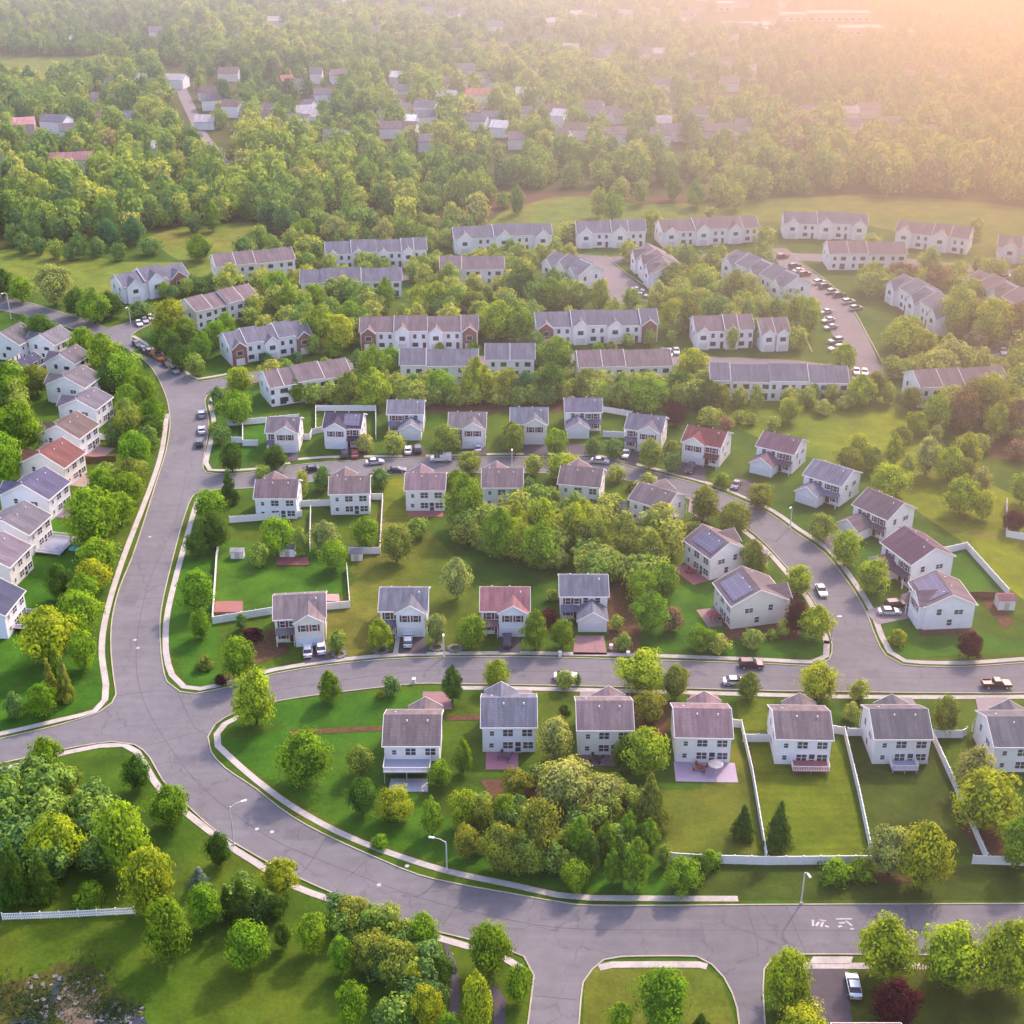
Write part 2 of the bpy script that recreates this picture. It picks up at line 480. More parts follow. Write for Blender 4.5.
# back lanes and car parks among the terraces
lane_t = [(262, 371), (312, 363), (361, 358), (480, 356), (600, 353), (690, 356), (790, 360), (845, 366), (881, 365), (950, 359), (985, 351), (1024, 335), (1080, 314)]
lane_b = [(1080, 338), (1024, 360), (990, 370), (945, 374), (900, 378), (850, 379), (790, 371), (690, 366), (600, 363), (480, 366), (361, 369), (312, 374), (262, 382)]
struct('lane', poly(MB(), [wl(lane_t) + wl(lane_b)], 0.03), M['road2'])
lot = [(768, 248), (783, 271), (800, 288), (818, 305), (835, 340), (845, 370), (881, 368), (868, 338), (850, 306), (828, 283), (802, 264), (785, 248)]
struct('car_park', poly(MB(), [[G(*p) for p in lot]], 0.045), M['road2'])
struct('court', poly(MB(), [[G(*p) for p in [(574, 254), (605, 256), (625, 274), (655, 298), (615, 304), (603, 290), (585, 272)]]], 0.045), M['road2'])
struct('north_lane', poly(MB(), [[G(*p) for p in [(300, 278), (430, 272), (560, 258), (768, 252), (900, 258), (1080, 275), (1080, 282), (900, 266), (768, 259), (560, 265), (430, 279), (300, 286)]]], 0.036), M['road2'])
struct('far_road', poly(MB(), [[G(*p) for p in [(171, 76), (181, 76), (192, 100), (208, 135), (228, 160), (252, 172), (236, 172), (208, 160), (194, 130), (180, 100)]]], 0.06), M['road2'])
k = MB()
for pl in ([(785, 248), (802, 263), (828, 282), (850, 305), (869, 338), (882, 362)], [(881, 364), (950, 357), (985, 350), (1024, 334), (1080, 313)], [(605, 255), (626, 273), (656, 297), (615, 305)], [(796, 318), (812, 352)]):
    ribbon(k, wl(pl), 0.3, 0.0, 0.16)
struct('lot_kerb', k, M['kerb'])

# footpaths
walks = [
    [(167, 414), (162, 450), (153, 480), (141, 512), (130, 540), (120, 568), (110, 600), (103, 632), (102, 657), (106, 685), (105, 700), (95, 711), (60, 720), (0, 734), (-60, 746)],
    [(133, 336), (161, 353), (191, 376), (198, 379), (227, 374)],
    [(213, 395), (210, 403), (214, 425), (206, 463), (210, 470), (256, 469), (290, 463)],
    [(199, 497), (193, 515), (176, 577), (167, 617), (166, 652), (172, 675), (184, 687), (200, 689), (235, 681), (273, 670), (331, 661), (396, 655), (512, 653), (570, 654), (660, 656), (768, 660), (813, 662), (826, 656), (827, 641)],
    [(246, 716), (237, 718), (225, 724), (217, 734), (218, 746), (235, 762), (256, 780), (281, 799), (306, 815), (338, 832), (381, 850), (446, 871), (512, 885), (557, 895), (590, 898), (738, 899)],
    [(0, 770), (32, 762), (65, 753), (100, 746), (124, 745), (137, 752), (146, 767), (162, 792), (195, 820), (213, 834), (235, 850), (256, 863), (293, 886), (348, 906), (380, 921), (438, 938), (466, 946), (500, 955), (520, 968)],
    [(599, 968), (612, 965), (700, 965), (707, 967)],
    [(803, 966), (1024, 967), (1120, 968)],
    [(290, 460), (330, 457), (430, 456), (512, 454), (590, 455), (614, 459), (667, 472), (697, 480), (730, 491), (773, 511), (797, 528), (829, 550), (855, 583), (872, 611), (882, 637), (890, 652), (905, 661), (960, 663), (1024, 659), (1120, 652)],
    [(743, 530), (765, 549), (785, 571), (808, 599), (821, 624), (827, 644)],
    [(445, 688), (512, 688.5), (660, 692), (768, 695), (850, 697), (1024, 697), (1120, 693)],
    [(1030, 346), (987, 357), (950, 364)],
]
k = MB()
for w in walks:
    ribbon(k, wl(w), 1.2, 0.0, 0.075)
struct('sidewalk', k, M['walk'])

# dark repaired joints and a few painted marks on the asphalt
k = MB()
for a in ([(272, 866), (297, 878) , (326, 838)], [(345, 880), (365, 862)], [(177, 691), (195, 728), (213, 738)], [(150, 745), (205, 730)], [(746, 906), (757, 940), (758, 956)], [(786, 906), (800, 940), (807, 955)], [(905, 906), (914, 935), (922, 955)],
          [(1016, 906), (1024, 915)], [(535, 996), (577, 1000)], [(640, 930), (1060, 931)], [(115, 602), (161, 597)], [(117, 696), (163, 690)], [(443, 924), (470, 890)],
          [(187, 470), (176, 520), (150, 580), (137, 640), (140, 690), (165, 740), (205, 790), (270, 838), (340, 868), (420, 898), (500, 918), (560, 928), (640, 930)], [(256, 694), (330, 682), (420, 671), (512, 671), (640, 673), (768, 677), (860, 678), (1024, 678)]):
    ribbon(k, wl(a), 0.13, 0.02, 0.036)
struct('tar_seam', k, M['tar'])
k = MB()
for (x, y, w_, d_) in [(130, 600, 3, 5), (185, 760, 4, 3), (300, 835, 5, 2.4), (560, 915, 6, 2.2), (690, 935, 4, 3), (980, 940, 7, 2.4), (400, 664, 5, 2), (690, 674, 6, 2), (870, 674, 4, 3), (820, 570, 3, 3), (182, 440, 2.5, 6), (60, 745, 5, 2.2), (460, 895, 4, 2.4)]:
    p = G(x, y); k.box(p.x - w_ / 2, p.x + w_ / 2, p.y - d_ / 2, p.y + d_ / 2, .02, .0335)
struct('asphalt_patch', k, M['patch'])
k = MB()
for (x0, y0, x1, y1, w) in [(813, 920, 813, 926, .35), (816, 926, 819, 922, .35), (821, 927, 823, 922, .35), (825, 926, 829, 927, .35), (819, 920, 826, 921, .25),
                           (836, 919, 852, 919, .3), (839, 923, 845, 923, .35), (846, 921, 852, 926, .35), (838, 927, 842, 926, .35), (850, 929, 854, 929, .35)]:
    ribbon(k, [G(x0, y0), G(x1, y1)], w, 0.02, 0.038)
struct('road_marking', k, M['paint'])
k = MB()
for (x, y) in [(379, 885), (138, 648), (135, 640), (272, 832), (257, 829), (150, 537), (407, 866)]:
    p = G(x, y)
    k.tube([(p.x, p.y, 0.02), (p.x, p.y, 0.04)], 0.36, 12)
struct('manhole_cover', k, M['paint'])

# ------------------------------------------------------------------ lawns, beds, drives
Z = 0.006
def lawn(px, m, name='lawn', z=None, smooth=False):
    global Z
    Z += 0.0015
    return area(name, px, M[m], Z if z is None else z, smooth)
lawn([(0, 918), (135, 912), (200, 915), (300, 935), (420, 950), (500, 960), (510, 1090), (-80, 1090), (-80, 918)], 'ground')
lawn([(218, 742), (260, 735), (380, 700), (384, 760), (420, 800), (520, 860), (668, 860), (668, 895), (560, 890), (440, 862), (330, 820), (262, 775)], 'lawn_g')
lawn([(280, 700), (445, 688), (440, 730), (300, 730), (262, 720)], 'lawn_g')
lawn([(750, 742), (832, 735), (846, 768), (869, 855), (768, 858)], 'lawn_y')
lawn([(845, 732), (930, 737), (956, 795), (985, 856), (873, 858)], 'lawn_d')
lawn([(735, 742), (700, 790), (650, 790), (670, 852), (763, 854), (749, 770)], 'lawn_t')
lawn([(735, 699), (775, 699), (768, 730), (742, 731)], 'lawn_y')
lawn([(672, 866), (975, 866), (1100, 868), (1100, 900), (672, 900)], 'lawn_d')
lawn([(585, 975), (600, 962), (697, 960), (722, 982), (735, 1020), (738, 1088), (580, 1088)], 'lawn_t')
lawn([(770, 972), (1120, 972), (1120, 1090), (775, 1090)], 'lawn_d')
lawn([(168, 640), (180, 560), (200, 505), (215, 500), (218, 690), (185, 686)], 'lawn_g')
lawn([(218, 540), (345, 550), (350, 600), (325, 606), (218, 618)], 'lawn_g')
lawn([(325, 612), (378, 560), (380, 652), (330, 660)], 'lawn_t')
lawn([(350, 570), (382, 500), (410, 515), (460, 560), (480, 600), (430, 600), (378, 600)], 'lawn_t')
lawn([(430, 600), (480, 590), (482, 650), (430, 652)], 'lawn_t')
lawn([(0, 500), (60, 520), (100, 560), (85, 600), (60, 640), (0, 700)], 'lawn_g')
lawn([(0, 700), (60, 660), (103, 650), (104, 700), (60, 718), (0, 732)], 'lawn_g')
lawn([(405, 478), (428, 520), (384, 520), (384, 480)], 'lawn_y')
lawn([(670, 590), (725, 560), (725, 640), (680, 650), (650, 655), (640, 640)], 'lawn_g')
lawn([(690, 640), (825, 632), (824, 656), (690, 655)], 'lawn_g')
lawn([(700, 395), (860, 385), (930, 420), (960, 470), (1024, 500), (1024, 600), (985, 570), (960, 540), (900, 500), (860, 470), (800, 455), (740, 430)], 'lawn_o', smooth=False)
lawn([(1024, 640), (885, 615), (890, 650), (905, 658), (1100, 650)], 'lawn_g')
lawn([(944, 554), (966, 548), (1006, 592), (950, 592)], 'lawn_g')
lawn([(878, 615), (900, 560), (870, 540), (845, 555)], 'lawn_g')
lawn([(132, 352), (228, 380), (222, 345), (180, 330), (150, 330)], 'lawn_g')
lawn([(212, 400), (262, 384), (270, 460), (212, 462)], 'lawn_g')
lawn([(0, 250), (40, 246), (120, 262), (180, 262), (215, 245), (230, 270), (100, 300), (60, 300), (0, 282)], 'meadow')
lawn([(145, 238), (180, 227), (250, 222), (280, 240), (260, 256), (180, 262)], 'meadow')
lawn([(480, 230), (520, 197), (600, 196), (640, 205), (690, 203), (860, 194), (960, 200), (1060, 212), (1060, 250), (960, 246), (860, 224), (700, 220), (600, 224), (560, 232)], 'meadow')
lawn([(-60, 55), (40, 57), (108, 55), (100, 80), (-60, 86)], 'meadow', z=0.05)
lawn([(600, 300), (640, 305), (730, 300), (780, 320), (780, 318), (730, 312), (600, 312)], 'meadow')
for px in [[(600, 590), (625, 575), (640, 600), (640, 655), (608, 655), (608, 630)], [(445, 716), (482, 714), (482, 720), (445, 721)], [(290, 730), (384, 726), (384, 731), (290, 735)],
           [(632, 700), (672, 700), (668, 735), (640, 740)], [(395, 405), (560, 400), (690, 395), (690, 405), (560, 412), (395, 414)], [(980, 600), (992, 598), (1015, 622), (1005, 630)], [(918, 630), (975, 629), (976, 636), (920, 636)], [(960, 830), (985, 800), (1010, 860), (985, 862)],
           [(866, 872), (920, 872), (922, 882), (870, 884)], [(250, 640), (275, 628), (292, 652), (262, 662), (222, 682)], [(480, 780), (560, 775), (600, 800), (600, 870), (560, 870), (520, 850)],
           [(985, 432), (1024, 430), (1024, 462), (990, 458)], [(720, 600), (800, 590), (800, 640), (724, 640)], [(470, 220), (560, 195), (700, 205), (720, 200), (520, 190), (440, 215)]]:
    lawn(px, 'mulch', 'mulch_bed')
# drives seen from above
for px, m in [([(575, 636), (604, 636), (607, 655), (573, 655)], 'drive_r'), ([(402, 632), (426, 632), (427, 654), (399, 654)], 'drive'), ([(397, 632), (401, 632), (398, 654), (393, 654)], 'walk'), ([(500, 632), (519, 632), (520, 653), (499, 653)], 'drive'),
              ([(302, 643), (327, 643), (331, 660), (305, 664)], 'drive'), ([(803, 969), (846, 969), (852, 1024), (858, 1090), (832, 1090), (822, 1030)], 'drive'), ([(864, 612), (905, 598), (925, 615), (878, 625)], 'drive_p'),
              ([(288, 452), (298, 452), (298, 461), (288, 461)], 'drive'), ([(340, 447), (362, 447), (364, 458), (340, 458)], 'drive'), ([(403, 447), (424, 447), (426, 457), (403, 457)], 'drive'), ([(463, 447), (486, 447), (487, 456), (464, 456)], 'drive'),
              ([(522, 442), (546, 442), (548, 455), (524, 455)], 'drive'), ([(565, 444), (584, 444), (586, 455), (566, 455)], 'drive'), ([(618, 448), (640, 452), (636, 466), (614, 459)], 'drive'), ([(683, 462), (706, 466), (706, 482), (674, 474)], 'drive'),
              ([(735, 478), (757, 482), (752, 500), (733, 491)], 'drive'), ([(818, 533), (845, 535), (848, 560), (830, 552)], 'drive_p'), ([(740, 560), (748, 548), (768, 550), (768, 565)], 'drive_p'), ([(690, 498), (712, 509), (705, 522), (688, 512)], 'drive_p'),
              ([(423, 692), (450, 692), (452, 710), (421, 710)], 'drive_r'), ([(506, 691), (532, 691), (533, 706), (506, 706)], 'drive_p'), ([(580, 692), (604, 692), (604, 706), (580, 706)], 'drive_p'), ([(690, 695), (718, 695), (722, 712), (690, 712)], 'drive_r'),
              ([(788, 697), (812, 697), (818, 716), (786, 716)], 'drive_r'), ([(886, 698), (912, 698), (922, 714), (888, 714)], 'drive_p'), ([(975, 698), (1006, 698), (1016, 720), (980, 720)], 'drive_p'),
              ([(813, 957), (853, 957), (851, 964), (809, 964)], 'walk'), ([(443, 944), (448, 944), (458, 968), (460, 1000), (452, 1060), (444, 1060), (450, 1000), (450, 968)], 'drive'), ([(488, 990), (496, 985), (506, 1000), (504, 1060), (492, 1060), (494, 1005)], 'drive')]:
    lawn(px, m, 'driveway' if m != 'walk' else 'footpath')
# pond corner
lawn([(-60, 1000), (0, 985), (45, 972), (60, 962), (95, 965), (110, 985), (140, 1010), (150, 1090), (-60, 1090)], 'floor', 'rough_ground', smooth=True)
lawn([(58, 990), (80, 980), (100, 995), (95, 1030), (70, 1035), (55, 1010)], 'dirt', 'bare_earth', smooth=True)
lawn([(30, 1012), (45, 1000), (60, 975), (66, 978), (56, 1000), (42, 1030), (30, 1040), (-20, 1045)], 'water', 'pond_water', smooth=True)
lawn([(98, 1015), (120, 1008), (145, 1018), (150, 1080), (95, 1080)], 'water', 'pond_water', smooth=True)
k = MB()
rs = random.Random(5)
for i in range(90):
    x, y = rs.choice([(rs.uniform(95, 145), rs.uniform(1005, 1024)), (rs.uniform(25, 68), rs.uniform(975, 1020)), (rs.uniform(60, 105), rs.uniform(975, 1020))])
    p = G(x, y); r = rs.uniform(.12, .38)
    M4 = Matrix.Translation(p) @ Matrix.Rotation(rs.uniform(0, 3), 4, 'Z') @ Matrix.Rotation(rs.uniform(-.4, .4), 4, 'X')
    k.box(-r, r, -r * .7, r * .7, -.1, r * .8, 0, M4)
tag(obj('pond_rocks', k, M['stone']), 'scattered grey rocks around the small pond', None, None, 'stuff')
k = MB()
for i in range(3600):
    x, y = rs.choice([(rs.gauss(15, 22), rs.gauss(1002, 12)), (rs.gauss(85, 14), rs.gauss(985, 12)), (rs.gauss(110, 14), rs.gauss(1012, 6)), (rs.gauss(40, 16), rs.gauss(1010, 10))])
    p = G(x, y); h = rs.uniform(.2, .7); a = rs.uniform(0, 6.3); w = rs.uniform(.05, .16)
    q = Vector((math.cos(a) * w, math.sin(a) * w, 0)); t = Vector((rs.gauss(0, .3), rs.gauss(0, .3), h))
    k.add([p - q, p + q, p + q * .4 + t, p - q * .4 + t], [(0, 1, 2, 3)])
tag(obj('pond_reeds', k, M['leaf'], None, (0.30, 0.36, 0.12)), 'rough reeds and weeds around the small pond', None, None, 'stuff')
# ------------------------------------------------------------------ houses
_win = {}
def win_mesh(w, h):
    k = (w, h)
    if k not in _win:
        f = MB(); t = 0.1
        f.box(-w / 2 - t, w / 2 + t, -0.07, 0.0, h, h + t).box(-w / 2 - t, w / 2 + t, -0.09, 0.0, -t, 0)
        f.box(-w / 2 - t, -w / 2, -0.07, 0.0, 0, h).box(w / 2, w / 2 + t, -0.07, 0.0, 0, h)
        f.box(-w / 2, w / 2, -0.05, 0.0, h * .47, h * .53)
        if w > 1.3: f.box(-0.05, 0.05, -0.055, 0.0, 0, h)
        p = MB(); p.box(-w / 2, w / 2, -0.03, 0.01, 0, h)
        _win[k] = (f.mesh('window_frame', M['trim']), p.mesh('window_pane', M['glass']))
    return _win[k]

def window(par, x, y, z, rz, w=0.95, h=1.4, shut=None, pane=True, name='window'):
    fm, pm = win_mesh(w, h)
    if pane:
        o = link(name, fm, par); link('pane', pm, o)
    else:
        k = ('c', w, h)
        if k not in _win:
            me = bpy.data.meshes.new('window_small'); a = MB()
            t = .1
            a.box(-w / 2 - t, w / 2 + t, -0.03, 0.0, -t, h + t, 0); a.box(-w / 2, w / 2, -0.05, -0.03, 0, h, 1)
            _win[k] = a.mesh('window', [M['trim'], M['glass']])
        o = link(name, _win[k], par)
    o.location = (x, y, z); o.rotation_euler = (0, 0, rz)
    if shut:
        k = ('s', w, h)
        if k not in _win:
            a = MB(); a.box(-.19, .19, -0.05, 0.0, -.03, h + .03)
            _win[k] = a.mesh('shutter', M['flat'])
        for sx in (-1, 1):
            s = link('shutter', _win[k], o, shut); s.location = (sx * (w / 2 + .31), 0, 0)
    return o

OV = 0.35
def roof_prof(d, h, p, t=0.16, o=OV):
    return [(-d / 2 - o, h - o * p), (0, h + d / 2 * p), (d / 2 + o, h - o * p), (d / 2 + o, h - o * p + t), (0, h + d / 2 * p + t), (-d / 2 - o, h - o * p + t)]

def wall_prof(d, h, p):
    return [(-d / 2, -0.3), (d / 2, -0.3), (d / 2, h), (0, h + d / 2 * p), (-d / 2, h)]

def shift(prof, dy):
    return [(a + dy, b) for a, b in prof]

_door = {}
def panel_door(par, x, y, z, rz, w, h, color, name):
    k = (w, h)
    if k not in _door:
        a = MB(); a.box(-w / 2, w / 2, -0.06, 0, 0, h)
        n = max(2, int(h / .55))
        for i in range(n):
            a.box(-w / 2 + .1, w / 2 - .1, -0.085, -0.06, h * i / n + .06, h * (i + 1) / n - .06)
        _door[k] = a.mesh('door_panel', M['flat'])
    o = link(name, _door[k], par, color)
    o.location = (x, y, z); o.rotation_euler = (0, 0, rz)
    return o

PLACES = []          # things that labels may refer to: (x, y, phrase)
FOOT = []            # footprints kept clear of trees: (centre, axis x, w/2, d/2)
def rooted(c0, c1, side, d, anchor_mid=True):
    A, B = G(*c0), G(*c1)
    e = (B - A).normalized()
    mid = (A + B) / 2
    # inward normal of the seen wall
    nin = Vector((-e.y, e.x, 0))
    if nin.y < 0: nin = -nin
    return A, B, e, mid, nin

PURPLE = (0.152, 0.120, 0.132); SLATE = (0.130, 0.136, 0.178); MAROON = (0.165, 0.052, 0.062); NAVY = (0.055, 0.06, 0.10)
PINK = (0.205, 0.100, 0.118); GREY = (0.135, 0.125, 0.145); BROWN = (0.145, 0.105, 0.10); DARKP = (0.12, 0.075, 0.10)
WHITE = (0.86, 0.85, 0.87); CREAM = (0.78, 0.74, 0.70); BLUEW = (0.78, 0.80, 0.88)

def house(label, ref, c0, c1, side, w, d, rcol, wcol=WHITE, h=5.5, p=0.5, garage=('bump', 1), deck=None, patio=None, solar=None, shut=(0.2, 0.03, 0.04), detail=True, fdist=None, porch=True, chim=False):
    A, B, e, mid, nin = rooted(c0, c1, side, d)
    hr = random.Random(label)
    if p == 0.5: p = hr.uniform(.44, .56)
    kk = hr.choice([(1, 1, 1), (1, .97, .9), (.93, .96, 1), (1, .98, .95), (.95, .93, .9)])
    wcol = tuple(a * b for a, b in zip(wcol, kk))
    kr = hr.uniform(.85, 1.15); rcol = tuple(a * kr * hr.uniform(.95, 1.05) for a in rcol)
    if side == 'front':   X = e; C0 = mid + nin * d / 2
    elif side == 'rear':  X = -e; C0 = mid + nin * d / 2
    elif side == 'gR':    X = -nin; C0 = mid + nin * w / 2         # the local +x end is seen; +y runs to the right
    else:                 X = nin; C0 = mid + nin * w / 2          # the local -x end is seen
    rz = math.atan2(X.y, X.x)
    t = thing('detached_house', label, 'house', C0, rz, 'detached houses of the estate')
    PLACES.append((C0.x, C0.y, ref)); FOOT.append((C0.copy(), X.copy(), w / 2, d / 2))
    b = MB(); b.prism(wall_prof(d, h, p), -w / 2, w / 2)
    obj('wall', b, M['siding'], t, wcol)
    r = MB(); r.prism(roof_prof(d, h + .02, p), -w / 2 - .3, w / 2 + .3)
    roof = obj('roof', r, M['shingle'], t, rcol)
    f = MB()
    fp = roof_prof(d, h - .10, p, .30, OV + .02)
    f.prism(fp, -w / 2 - .38, -w / 2 - .30).prism(fp, w / 2 + .30, w / 2 + .38)
    for s in (-1, 1):
        y = s * (d / 2 + OV + .06)
        f.box(-w / 2 - .38, w / 2 + .38, y - .07, y + .07, h - OV * p - .08, h - OV * p + .12)
    obj('fascia', f, M['trim'], t)
    # roof vents
    for i, (vx, s) in enumerate(((-w * .28, 1), (w * .1, 1), (w * .33, -1))):
        yy = s * d * .12
        zz = h + (d / 2 - abs(yy)) * p
        v = MB(); v.tube([(vx, yy, zz), (vx, yy, zz + .5)], .12, 6)
        obj('vent_pipe', v, M['trim'], roof)
    gs = garage[1] if garage else 1
    gx = gs * (w / 2 - 3.16)
    yf = -d / 2
    if garage and garage[0] == 'bump':
        pr = garage[2] if len(garage) > 2 else 1.1
        bw, bp = 5.5, 0.62
        pk = bw / 2 * bp
        yb = -d / 2 + pk / p + .1
        a = MB(); a.prism([(gx - bw / 2, -0.3), (gx + bw / 2, -0.3), (gx + bw / 2, h), (gx, h + pk - .02), (gx - bw / 2, h)], yf - pr, yb, 'y')
        gb = obj('front_gable', a, M['siding'], t, wcol)
        a = MB(); a.prism(shift([(q, z) for q, z in roof_prof(bw, h + .03, bp, .15, .3)], gx), yf - pr - .3, yb + .35, 'y')
        obj('gable_roof', a, M['shingle'], gb, rcol)
        a = MB(); a.prism(shift(roof_prof(bw, h - .09, bp, .28, .32), gx), yf - pr - .38, yf - pr - .30, 'y')
        obj('fascia', a, M['trim'], gb)
        panel_door(t, gx, yf - pr, 0.05, 0, 4.8, 2.2, (0.72, 0.72, 0.76), 'garage_door')
        window(t, gx - 1.1, yf - pr, 3.5, 0, 0.95, 1.4, shut, detail); window(t, gx + 1.1, yf - pr, 3.5, 0, 0.95, 1.4, shut, detail)
        gy = yf - pr
    elif garage and garage[0] == 'wing':
        pr = garage[2]; bw, bp, gh = 5.7, 0.62, 2.8
        a = MB(); a.prism([(gx - bw / 2, -0.3), (gx + bw / 2, -0.3), (gx + bw / 2, gh), (gx, gh + bw / 2 * bp - .02), (gx - bw / 2, gh)], yf - pr, yf + .1, 'y')
        gb = obj('garage_wing', a, M['siding'], t, wcol)
        a = MB(); a.prism(shift(roof_prof(bw, gh + .03, bp, .15, .3), gx), yf - pr - .3, yf + .02, 'y')
        obj('gable_roof', a, M['shingle'], gb, rcol)
        a = MB(); a.prism(shift(roof_prof(bw, gh - .09, bp, .28, .32), gx), yf - pr - .38, yf - pr - .30, 'y')
        obj('fascia', a, M['trim'], gb)
        g_ = panel_door(gb, gx, yf - pr, 0.05, 0, 4.8, 2.15, (0.72, 0.72, 0.76), 'garage_door')
        window(t, gx - 1.2, yf, 3.9, 0, .95, 1.1, None, detail); window(t, gx + 1.2, yf, 3.9, 0, .95, 1.1, None, detail)
        gy = yf - pr
    else:
        window(t, gx, yf, 3.4, 0, 1.7, 1.4, shut, detail); window(t, gx, yf, .8, 0, 1.7, 1.4, shut, detail)
    # entry side
    ex = -gs * (w / 2 - 1.5)
    ex2 = -gs * (w / 2 - 3.2)
    panel_door(t, ex2, yf, 0.15, 0, .95, 2.1, (0.12, 0.02, 0.025), 'entry_door')
    window(t, ex, yf, 3.5, 0, .95, 1.4, shut, detail)
    if w > 8.5: window(t, ex2, yf, 3.6, 0, .95, 1.2, shut, detail)
    window(t, ex, yf, .9, 0, .95, 1.4, shut, detail)
    if porch:
        x0, x1 = sorted((-gs * (w / 2 - .1), gx - gs * 2.86))
        a = MB()
        a.add([(x0, yf - 1.7, 2.6), (x1, yf - 1.7, 2.6), (x1, yf, 3.25), (x0, yf, 3.25), (x0, yf - 1.7, 2.72), (x1, yf - 1.7, 2.72), (x1, yf, 3.37), (x0, yf, 3.37)], [(3, 2, 1, 0), (4, 5, 6, 7), (0, 1, 5, 4), (1, 2, 6, 5), (2, 3, 7, 6), (3, 0, 4, 7)])
        pr_ = obj('porch_roof', a, M['shingle'], t, rcol)
        for xx in (x0 + .15, x1 - .15):
            a = MB(); a.box(xx - .08, xx + .08, yf - 1.6, yf - 1.44, 0, 2.6)
            obj('post', a, M['trim'], pr_)
    # gable ends
    for s, a_ in ((-1, R(-90)), (1, R(90))):
        window(t, s * w / 2, -d * .22, 3.4, a_, .95, 1.3, None, detail)
        window(t, s * w / 2, d * .18, 3.4, a_, 1.7, 1.0, None, detail)
        window(t, s * w / 2, d * .02, .9, a_, .95, 1.3, None, detail)
    # rear
    yr = d / 2
    window(t, w * .32, yr, 3.5, R(180), .7, .9, None, detail)
    window(t, 0.02 * w, yr, 3.4, R(180), 1.7, 1.35, None, detail)
    window(t, -w * .34, yr, 3.4, R(180), 1.7, 1.35, None, detail)
    window(t, 0.02 * w, yr, .8, R(180), 1.7, 1.35, None, detail)
    window(t, -w * .36, yr, .8, R(180), 1.7, 1.35, None, detail)
    window(t, -w * .17, yr, .1, R(180), .95, 2.1, None, detail, name='patio_door')
    window(t, w * .33, yr, 1.0, R(180), .7, .9, None, detail)
    if deck:
        x0, x1, dd, zz, wood = deck
        a = MB(); a.box(x0, x1, yr + .01, yr + dd, zz - .2, zz)
        for xx in (x0 + .15, (x0 + x1) / 2, x1 - .15): a.box(xx - .08, xx + .08, yr + dd - .25, yr + dd - .1, -.2, zz - .2)
        dk = obj('deck', a, M['flat'], t, wood)
        a = MB()
        segs = [((x0, yr + .1), (x0, yr + dd)), ((x0, yr + dd), (x1, yr + dd)), ((x1, yr + dd), (x1, yr + .1))]
        for (ax, ay), (bx, by) in segs:
            n = int(math.hypot(bx - ax, by - ay) / .28)
            lo = lambda u, v: (min(u, v), max(u, v))
            X0, X1 = lo(ax, bx); Y0, Y1 = lo(ay, by)
            a.box(X0 - .04, X1 + .04, Y0 - .04, Y1 + .04, zz + .92, zz + 1.0).box(X0 - .03, X1 + .03, Y0 - .03, Y1 + .03, zz + .12, zz + .2)
            for i in range(n + 1):
                px, py = ax + (bx - ax) * i / n, ay + (by - ay) * i / n
                a.box(px - .035, px + .035, py - .035, py + .035, zz, zz + .92)
        obj('railing', a, M['trim'], dk)
    if patio:
        x0, x1, dd, mc = patio
        a = MB(); n = 6
        a.box(x0, x1, yr + .02, yr + dd, -.05, .07)
        o = obj('patio', a, M['flat'], t, mc)
    if solar:
        s, x0, x1, a0, a1 = solar     # slope side, x range, range along the slope as fractions of d/2
        a = MB(); t0 = .24
        y0, y1 = s * d / 2 * (1 - a0), s * d / 2 * (1 - a1)
        z0, z1 = h + (d / 2 - abs(y0)) * p + t0, h + (d / 2 - abs(y1)) * p + t0
        vs = [(x0, y0, z0), (x1, y0, z0), (x1, y1, z1), (x0, y1, z1)]
        a.add(vs + [(x, y, z + .06) for x, y, z in vs], [(3, 2, 1, 0), (4, 5, 6, 7), (0, 1, 5, 4), (1, 2, 6, 5), (2, 3, 7, 6), (3, 0, 4, 7)])
        obj('solar_panel', a, M['solar'], roof)
    return t

LILAC = (0.36, 0.29, 0.38); REDW = (0.30, 0.10, 0.09)
# lower row, rear walls seen
house('white house with a bluish deck behind and a small grey slab below it', 'the bluish-deck house', (384, 771), (441, 771), 'rear', 9.3, 10, PURPLE, deck=(-3.2, 4.6, 3.6, 2.5, (.34, .36, .42)), garage=('wing', -1, 5.0))
house('white house with a slate-blue roof and a reddish paved patio behind', 'the slate-blue-roofed house', (482, 752), (536, 752), 'rear', 9.2, 9.5, SLATE, patio=(-1.6, 4.0, 5.0, (0.30, 0.14, 0.18)))
house('white house with a dusky roof and dark garden furniture against its rear wall', 'the dark-furniture house', (578, 755), (631, 755), 'rear', 9.3, 9.5, PURPLE, patio=(-4.2, 4.2, 3.2, (0.16, 0.10, 0.12)), garage=('wing', -1, 4.5))
house('white house with a wide lilac-grey terrace and red rug behind it', 'the lilac-terrace house', (674, 762), (730, 763), 'rear', 9.4, 9.5, PURPLE, patio=(-5.6, 4.9, 5.4, LILAC), garage=('wing', -1, 5.0))
house('white house with a red-floored deck fenced in white behind it', 'the red-deck house', (774, 764), (829, 765), 'rear', 9.3, 9.5, PURPLE, deck=(-4.2, 2.0, 3.0, .9, (0.34, 0.12, 0.13)), garage=('wing', -1, 5.0))
house('white house with a grey roof and a small bluish deck between two fenced lawns', 'the small-deck grey-roofed house', (871, 764), (928, 764), 'rear', 9.5, 9.5, GREY, deck=(-2.4, 2.0, 2.8, .8, (.35, .35, .42)), garage=('wing', -1, 4.5))
house('white house with a grey roof half hidden by the big yellow-green tree', 'the half-hidden grey-roofed house', (988, 772), (1052, 772), 'rear', 10.2, 10, GREY, garage=('wing', -1, 4.5))
